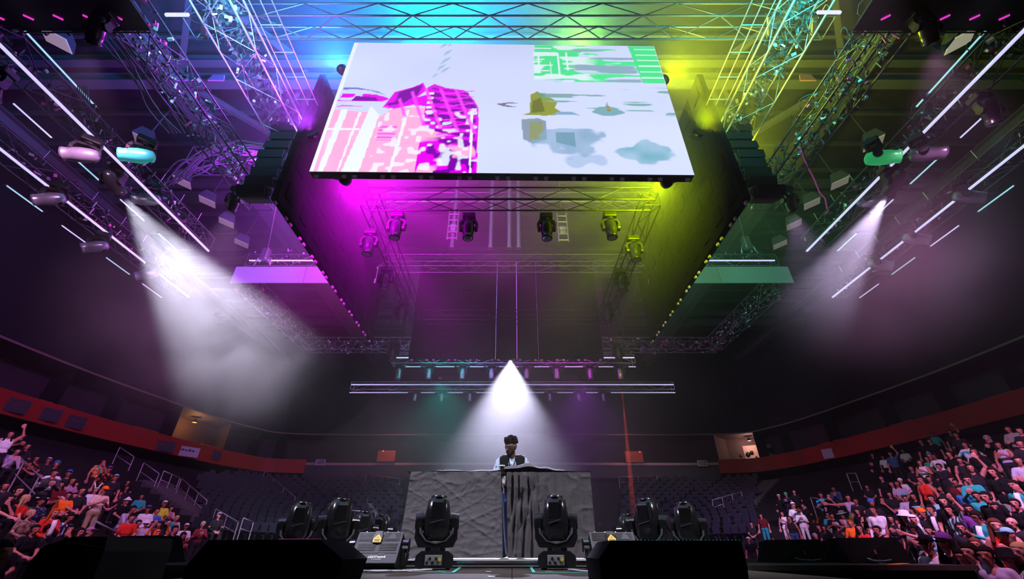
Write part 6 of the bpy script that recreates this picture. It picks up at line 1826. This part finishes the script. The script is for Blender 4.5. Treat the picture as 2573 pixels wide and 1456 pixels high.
NEAR = '''
2374 1366 wm black black cap:purple+long+shades 2 none|a black tank top, cap and sunglasses, nearest at the right
2522 1386 st stripe black bucket:black 1 long|a grey striped vest and black bucket hat, nearest at the right
2332 1374 st white dark cap:black+shades 1 short|a white tee, black cap and white sunglasses by the stage wing
6 1372 st black black short 1 long|a black jersey with a white stripe in the lower left corner
2480 1398 st lav dark short 1 short|a lilac tee in the lowest right corner
2425 1402 ph dark dark short 0 long|
2565 1405 wm maroon dark long 1 none|a maroon tank top in the lowest right corner
2557 1372 st dark dark short:blonde 2 long|cropped blonde hair looking out at the right edge
'''
DESC = []
cz, sz_ = math.cos(PITCH), math.sin(PITCH)
def proj(p):
    d = Vector(p) - CAM; dep = d.y * cz + d.z * sz_; up = -d.y * sz_ + d.z * cz
    return W_PX / 2 + F_PX * d.x / dep, H_PX / 2 - F_PX * up / dep, dep
pr_ = random.Random(12)
crowd = []
for side, block in (('left', LEFT), ('right', RIGHT), ('near', NEAR)):
    for line in block.strip().split('\n'):
        spec, _, words = line.partition('|')
        u, v, pz, top, leg, hair, sk, sl = spec.split()
        u, v = float(u), float(v)
        seated = POSES[pz][1].get('seated', False)
        s = pr_.uniform(.95, 1.05)
        hh = (1.60 if not seated else 1.18) * s
        if side == 'near':
            p = CAM + ray(u, v) * (6.3 if u > 1286 else 4.7); g = 0.0
        else: p, g = march(u, v, hh, 4.2 if side == 'left' else 6.3)
        if p.z - g < hh * .97: s = max(.84, s * (p.z - g) / hh)
        if side != 'left' and p.x < 6.9 and p.y < 14.6 and p.y > 6.5 and g == 0.0:
            # keep clear of the stage: walk on to just beyond its side
            d = ray(u, v); q = CAM + d * (6.95 / d.x); p = q; s = max(.86, min(1.1, (q.z - g) / 1.60))
        base = Vector((p.x, p.y, g))
        tgt = Vector((0 + pr_.uniform(-2, 2), 5.5 + pr_.uniform(-2, 2), 0))
        rz = math.atan2(tgt.y - p.y, tgt.x - p.x) + math.pi / 2 + pr_.uniform(-.35, .35)
        # put the head under its pixel: shift the base by the pose's head offset
        me, hc, Rm = get_body(pz, .0165)
        off = Euler((0, 0, rz)).to_matrix() @ (Vector((hc.x, hc.y, 0)) * s)
        b = base - Vector((off.x, off.y, 0))
        nm = person(b.x, b.y, g - (0.0), pz, top, leg, hair, int(sk), rz, s, sl, .0165 if side != 'near' else .0125)
        crowd.append(dict(o=nm, u=u, v=v, words=words.strip(), top=top, hair=hair, seated=seated, side=side, pz=pz, sl=sl))
# labels: a described person by its looks, the others by their described neighbour
CW = dict(black='black', dark='dark', lav='lilac', mauve='mauve', maroon='maroon', grey='grey', white='white', teal='teal', tan='tan', purple='purple', red='red', stripe='striped')
HW = dict(short='short hair', long='long hair', curly='curly hair')
used = set()
def words_short(w): 
    w = w.split(',')[0]
    return ' '.join(w.split()[:7])
for c in crowd:
    if c['words']:
        lab = 'person in ' + c['words'] if not c['words'].startswith(('a bright blue cap', 'cropped')) else 'person with ' + c['words']
        c['lab'] = lab; used.add(lab)
desc = [c for c in crowd if c['words']]
for c in crowd:
    if c['words']: continue
    near = sorted(desc, key=lambda d: (d['u'] - c['u']) ** 2 + (d['v'] - c['v']) ** 2)
    for d in near[:12]:
        du, dv = c['u'] - d['u'], c['v'] - d['v']
        rel = ('right of' if du > 0 else 'left of') if abs(du) > abs(dv) else ('below' if dv > 0 else 'above')
        look = {'wm': 'turned', 'u1': 'arm raised', 'ph': 'hands together', 'sm': 'hand at mouth', 'po': 'pointing'}.get(c['pz'], 'seated' if c['seated'] else 'standing')
        lab = 'person with %s in %s, %s, %s %s' % (HW.get(c['hair'].split(':')[0], 'short hair'), CW.get(c['top'], c['top']), look, rel, words_short(d['words']))
        if len(lab.split()) <= 16 and lab not in used: break
    used.add(lab); c['lab'] = lab
for c in crowd:
    tag(c['o'], c['lab'], 'person', 'crowd in the left stand' if c['u'] < 1286 else 'crowd on the right')
# white shoulder yoke and number of the hockey jersey
for c in crowd:
    if c['top'] == 'jersey':
        o = c['o']
        for sx in (-1, 1):
            yk = MB().tube([(sx * .06, -.06, 1.50), (sx * .14, -.03, 1.475), (sx * .21, 0, 1.42)], [.035, .05, .045], 8).build('shoulder_yoke', cm('white'), o)
        MB().tube([(-.15, -.13, .90), (0, -.16, .89), (.15, -.13, .90)], .018, 6).build('hem_stripe', cm('white'), o)
        text_mesh('jersey_number', '29', .11, cm('white'), o, (-.26, -.07, 1.28), (R(80), R(0), R(-40)), ext=.004)
        MB().prism([(-.08, 0), (.08, 0), (.02, .09), (0, .16), (-.02, .09)], -.165, -.155).build('emblem', cm('white'), o, (0.02, 0, 1.12))
for c in crowd:
    w = c['words']
    if 'open over a long white tee' in w or 'over a white tee' in w or 'white collar' in w:
        MB().tube([(0, -.09, 1.44), (0, -.135, 1.30), (0, -.13, 1.15), (0, -.125, .95 if 'long' in w else 1.05)], [.05, .055, .055, .05], 8).build('inner_tee', cm('white'), c['o'])
    if 'white stripe' in w: MB().tube([(-.19, -.06, 1.22), (-.1, -.15, 1.215), (.1, -.15, 1.215), (.19, -.06, 1.22), (.14, .1, 1.22), (-.14, .1, 1.22), (-.19, -.06, 1.22)], .016, 6).build('chest_stripe', cm('white'), c['o'])
    if 'orange bag' in w: MB().box((.2, -.1, 1.0), (.12, .12, .32), bev=.04).build('bag', cm('orange'), c['o'], rot=(0, R(20), 0))
    if 'pink bag' in w: MB().box((-.2, -.12, 1.15), (.16, .1, .18), bev=.03).build('bag', cm('pink'), c['o'])
    if 'orange scarf' in w: MB().tube([(-.09, -.05, 1.47), (0, -.11, 1.44), (.09, -.05, 1.47), (.07, -.14, 1.25)], .035, 8).build('scarf', cm('orange'), c['o'])
    if 'teal strap' in w: MB().tube([(-.12, -.07, 1.46), (0, -.14, 1.25), (.12, -.13, .85)], .03, 6).build('strap', cm('teal'), c['o'])
    if 'teal logo' in w: MB().box((0, -.15, 1.28), (.12, .02, .05)).build('logo', cm('teal'), c['o'])

# ---------------------------------------------------------------- the DJ
YD = 7.42
hd = at_Y(1284, 1128, YD)
zf = ZS + 0.08
hc = Vector((0, 0, hd.z - zf))          # head centre above the riser
def dj():
    hz = .94; P = []
    k = (hc.z - 1.50)
    Z = lambda z: z + k - .115          # body drawn for a head at 1.615
    for x in (-1, 1):
        P += [seg((x * .085, .02, Z(1.34)), (x * .075, .03, Z(1.18)), .122, .115, TOP)]
    P += [seg((-.06, .03, Z(1.04)), (.06, .03, Z(1.04)), .115, .115, TOP), seg((-.08, .03, Z(.95)), (.08, .03, Z(.95)), .12, .12, LEG)]
    P += [seg((-.13, .01, Z(1.42)), (.13, .01, Z(1.42)), .066, .066, TOP), seg((0, .01, Z(1.43)), (-.01, -.02, Z(1.55)), .060, .056, SK)]
    # vest panels, a little proud of the tee, open at the front
    for x in (-1, 1):
        P += [seg((x * .125, -.035, Z(1.43)), (x * .105, -.055, Z(1.06)), .080, .092, EXTRA), seg((x * .10, .06, Z(1.42)), (x * .10, .07, Z(1.06)), .088, .09, EXTRA), seg((x * .085, -.055, Z(1.24)), (x * .075, -.065, Z(1.04)), .09, .095, EXTRA),
              seg((x * .085, -.02, Z(1.475)), (x * .14, .0, Z(1.45)), .034, .034, EXTRA)]
    for s in (-1, 1):
        sh = Vector((s * .195, .01, Z(1.405))); e = Vector((s * .285, -.02, Z(1.14))); w = Vector((s * .17, -.26, Z(1.10)))
        P += [seg(sh, sh.lerp(e, .80), .074, .070, UPPER), seg(sh, e, .052, .046, SK), seg(e, w, .046, .032, SK)] + hand_prims(w, Vector((-s * .3, -.8, -.25)), -s)
    for s in (-1, 1):
        P += [seg((s * .095, .03, hz), (s * .105, .01, .50), .092, .066, LEG), seg((s * .105, .01, .50), (s * .115, .04, .09), .064, .05, LEG), seg((s * .115, .07, .05), (s * .13, -.11, .042), .044, .038, SHOE)]
    Rm = Euler((R(14), 0, R(-42))).to_matrix()
    h = Vector((-.02, -.03, hc.z))
    hp = head_prims(h, Rm)
    hp = [(a, b, c, d * 1.06, e * 1.06, SK if lb == EXTRA else lb) for a, b, c, d, e, lb in hp]
    return P + hp, h, Rm
P, h, Rm = dj()
V, F, lab = surface_nets(P, .0095, .022)
djm = np_mesh('dj_body', V, F, lab, 8)
xdj = hd.x
dj_o = link('person', djm, None, (xdj + .02, YD, zf))
tag(dj_o, 'DJ in a black vest over a pale patterned tee behind the booth', 'person')
M_TEE = patt('dj_tee', (.62, .72, .85), (.05, .25, .40), 26, lo=.58, hi=.63)
M_DJSK = mat('dj_skin', (.12, .050, .030), .5, 0, .1, 20)
for i, m in {SK: M_DJSK, TOP: M_TEE, LEG: cm('denim'), SHOE: M_SHOE, FORE: M_DJSK, DARK: M_EYE, UPPER: M_TEE, EXTRA: mat('vest_black', (.008, .008, .010), .7, 0, .2, 20, spec=.1)}.items():
    dj_o.material_slots[i].link = 'OBJECT'; dj_o.material_slots[i].material = m
rh = random.Random(5)
hp = [seg((0, .03, .095), (0, -.02, .10), .088, .082, 0), seg((0, .05, .06), (0, .03, .07), .088, .092, 0)]
for q in range(60):
    an = rh.uniform(0, 6.28); rr2 = rh.uniform(.0, .105); zz = .140 + .035 * (1 - (rr2 / .11) ** 2) + rh.uniform(-.012, .016)
    hp.append(ell((rr2 * math.cos(an) * .9, .02 + rr2 * math.sin(an) * 1.1, zz), (rh.uniform(.014, .024),) * 3, 0))
for q in range(24):
    an = rh.uniform(-.3, 3.4); hp.append(ell((.098 * math.cos(an), .03 + .095 * math.sin(an), rh.uniform(.055, .12)), (.02,) * 3, 0))
hm = sdf_mesh('dj_hair', hp, .0085, lambda G: np.maximum(-np.maximum(G[:, 1] + .040, G[:, 2] - .088), -(G[:, 2] - .058)), .012)
ho = link('hair', hm, dj_o, h, Rm.to_euler()); ho.material_slots[0].link = 'OBJECT'; ho.material_slots[0].material = cm('hair')
# beard, lanyard with badge, shoulder patches
bp = sdf_mesh('beard', [seg((-.05, -.03, -.06), (0, -.07, -.105), .026, .024, 0), seg((.05, -.03, -.06), (0, -.07, -.105), .026, .024, 0), seg((-.03, -.098, -.045), (.03, -.098, -.045), .010, .010, 0)], .008)
bo = link('beard', bp, dj_o, h, Rm.to_euler()); bo.material_slots[0].link = 'OBJECT'; bo.material_slots[0].material = cm('hair')
zk = hc.z - 1.615
MB().tube([(-.06, -.05, 1.455 + zk), (-.04, -.125, 1.34 + zk), (-.015, -.15, 1.20 + zk), (.02, -.13, 1.33 + zk), (.06, -.05, 1.455 + zk)], .007, 6).build('lanyard', cm('black'), dj_o)
MB().box((-.02, -.155, 1.155 + zk), (.05, .012, .05), bev=.004).build('badge', cm('sky'), dj_o)
MB().box((-.018, -.155, 1.095 + zk), (.02, .01, .08), bev=.003).build('ribbon', cm('pink'), dj_o)
for s in (-1, 1):
    MB().box((s * .15, -.035, 1.487 + zk), (.11, .05, .012), bev=.004).build('shoulder_patch', cm('white'), dj_o, rot=(0, 0, 0))
# someone behind the stage with a raised pale hand
ph = at_Y(1507, 1318, 15.2)
ho = person(ph.x - .26, 15.2, 0, 'u1', 'white', 'black', 'short', 2, R(4), ph.z / 1.96, 'long')
for i in (SK,): ho.material_slots[i].material = mat('pale_glove', (.6, .52, .66), .7)
tag(ho, 'person behind the stage with one pale hand raised right of the booth', 'person')
# ---------------------------------------------------------------- haze
def haze_box(name, label, lo, hi, dens):
    c = [(a + b) / 2 for a, b in zip(lo, hi)]; d = [b - a for a, b in zip(lo, hi)]
    m = bpy.data.materials.new(name); m.use_nodes = True
    nt = m.node_tree; nt.nodes.clear()
    v = nt.nodes.new('ShaderNodeVolumeScatter'); v.inputs['Color'].default_value = (1, 1, 1, 1)
    v.inputs['Density'].default_value = dens; v.inputs['Anisotropy'].default_value = 0.25
    out = nt.nodes.new('ShaderNodeOutputMaterial'); nt.links.new(v.outputs[0], out.inputs['Volume'])
    o = MB().box(c, d).build(name, m)
    tag(o, label, 'haze', kind='stuff')
    return o
haze_box('stage_haze', 'thin stage haze filling the whole hall', (-31, -4, 0.02), (31, 47, 21.5), HAZE)

_us = None
def haze_cloud(label, c, r, dens, noise=0.0, nscale=1.0, seed=0.0, rot=(0, 0, 0), edge=1.0):
    """soft-edged bank of denser haze: an ellipsoid whose density fades out to its rim"""
    m = bpy.data.materials.new('haze_bank'); m.use_nodes = True
    nt = m.node_tree; nt.nodes.clear(); N = nt.nodes; L = nt.links
    tc = N.new('ShaderNodeTexCoord')
    ln = N.new('ShaderNodeVectorMath'); ln.operation = 'LENGTH'; L.new(tc.outputs['Object'], ln.inputs[0])
    mr = N.new('ShaderNodeMapRange'); mr.interpolation_type = 'SMOOTHERSTEP'
    mr.inputs[1].default_value = 1.0; mr.inputs[2].default_value = 1.0 - edge
    mr.inputs[3].default_value = 0.0; mr.inputs[4].default_value = dens
    L.new(ln.outputs['Value'], mr.inputs[0])
    src = mr.outputs[0]
    if noise > 0:
        ge = N.new('ShaderNodeNewGeometry'); nz = N.new('ShaderNodeTexNoise'); nz.noise_dimensions = '3D'
        mp = N.new('ShaderNodeMapping'); mp.inputs['Location'].default_value = (seed, seed * 2, seed * 3)
        L.new(ge.outputs['Position'], mp.inputs[0]); L.new(mp.outputs[0], nz.inputs['Vector'])
        nz.inputs['Scale'].default_value = nscale; nz.inputs['Detail'].default_value = 2.5; nz.inputs['Distortion'].default_value = 0.8
        m2 = N.new('ShaderNodeMapRange'); m2.inputs[1].default_value = 0.36; m2.inputs[2].default_value = 0.66
        m2.inputs[3].default_value = 1.0 - noise; m2.inputs[4].default_value = 1.0 + noise
        L.new(nz.outputs['Fac'], m2.inputs[0])
        mu = N.new('ShaderNodeMath'); mu.operation = 'MULTIPLY'
        L.new(src, mu.inputs[0]); L.new(m2.outputs[0], mu.inputs[1]); src = mu.outputs[0]
    v = N.new('ShaderNodeVolumeScatter'); v.inputs['Color'].default_value = (1, 1, 1, 1); v.inputs['Anisotropy'].default_value = 0.2
    L.new(src, v.inputs['Density'])
    out = N.new('ShaderNodeOutputMaterial'); L.new(v.outputs[0], out.inputs['Volume'])
    bm = bmesh.new(); bmesh.ops.create_icosphere(bm, subdivisions=2, radius=1.06)
    me = bpy.data.meshes.new('haze_bank'); bm.to_mesh(me); bm.free(); me.materials.append(m)
    o = link('haze_bank', me, None, c, rot, r)
    tag(o, label, 'haze', kind='stuff')
    return o
haze_cloud('bank of coloured haze round the hanging screens', (0, 13.5, 14.5), (13.5, 12.5, 8.5), 0.085, edge=0.85)
haze_cloud('bank of swirling haze under the left beam lamp', at_Y(570, 800, 12.8), (5.6, 5.0, 4.8), 0.06, 0.65, 0.5, 3.1, edge=0.9)
haze_cloud('bank of haze under the right beam lamp', at_Y(2120, 660, 10.5), (5.0, 4.0, 4.0), 0.05, 0.3, 0.5, 7.7, edge=0.9)
haze_cloud('bank of swirling haze in the white beam behind the DJ', (0, 14.0, 5.0), (7.5, 9.5, 5.0), 0.10, 0.6, 0.55, 1.3, edge=0.8)
haze_cloud('bank of teal and purple haze behind the booth trusses', (0, 24.0, 7.5), (9.5, 6.5, 5.0), 0.045, edge=0.9)
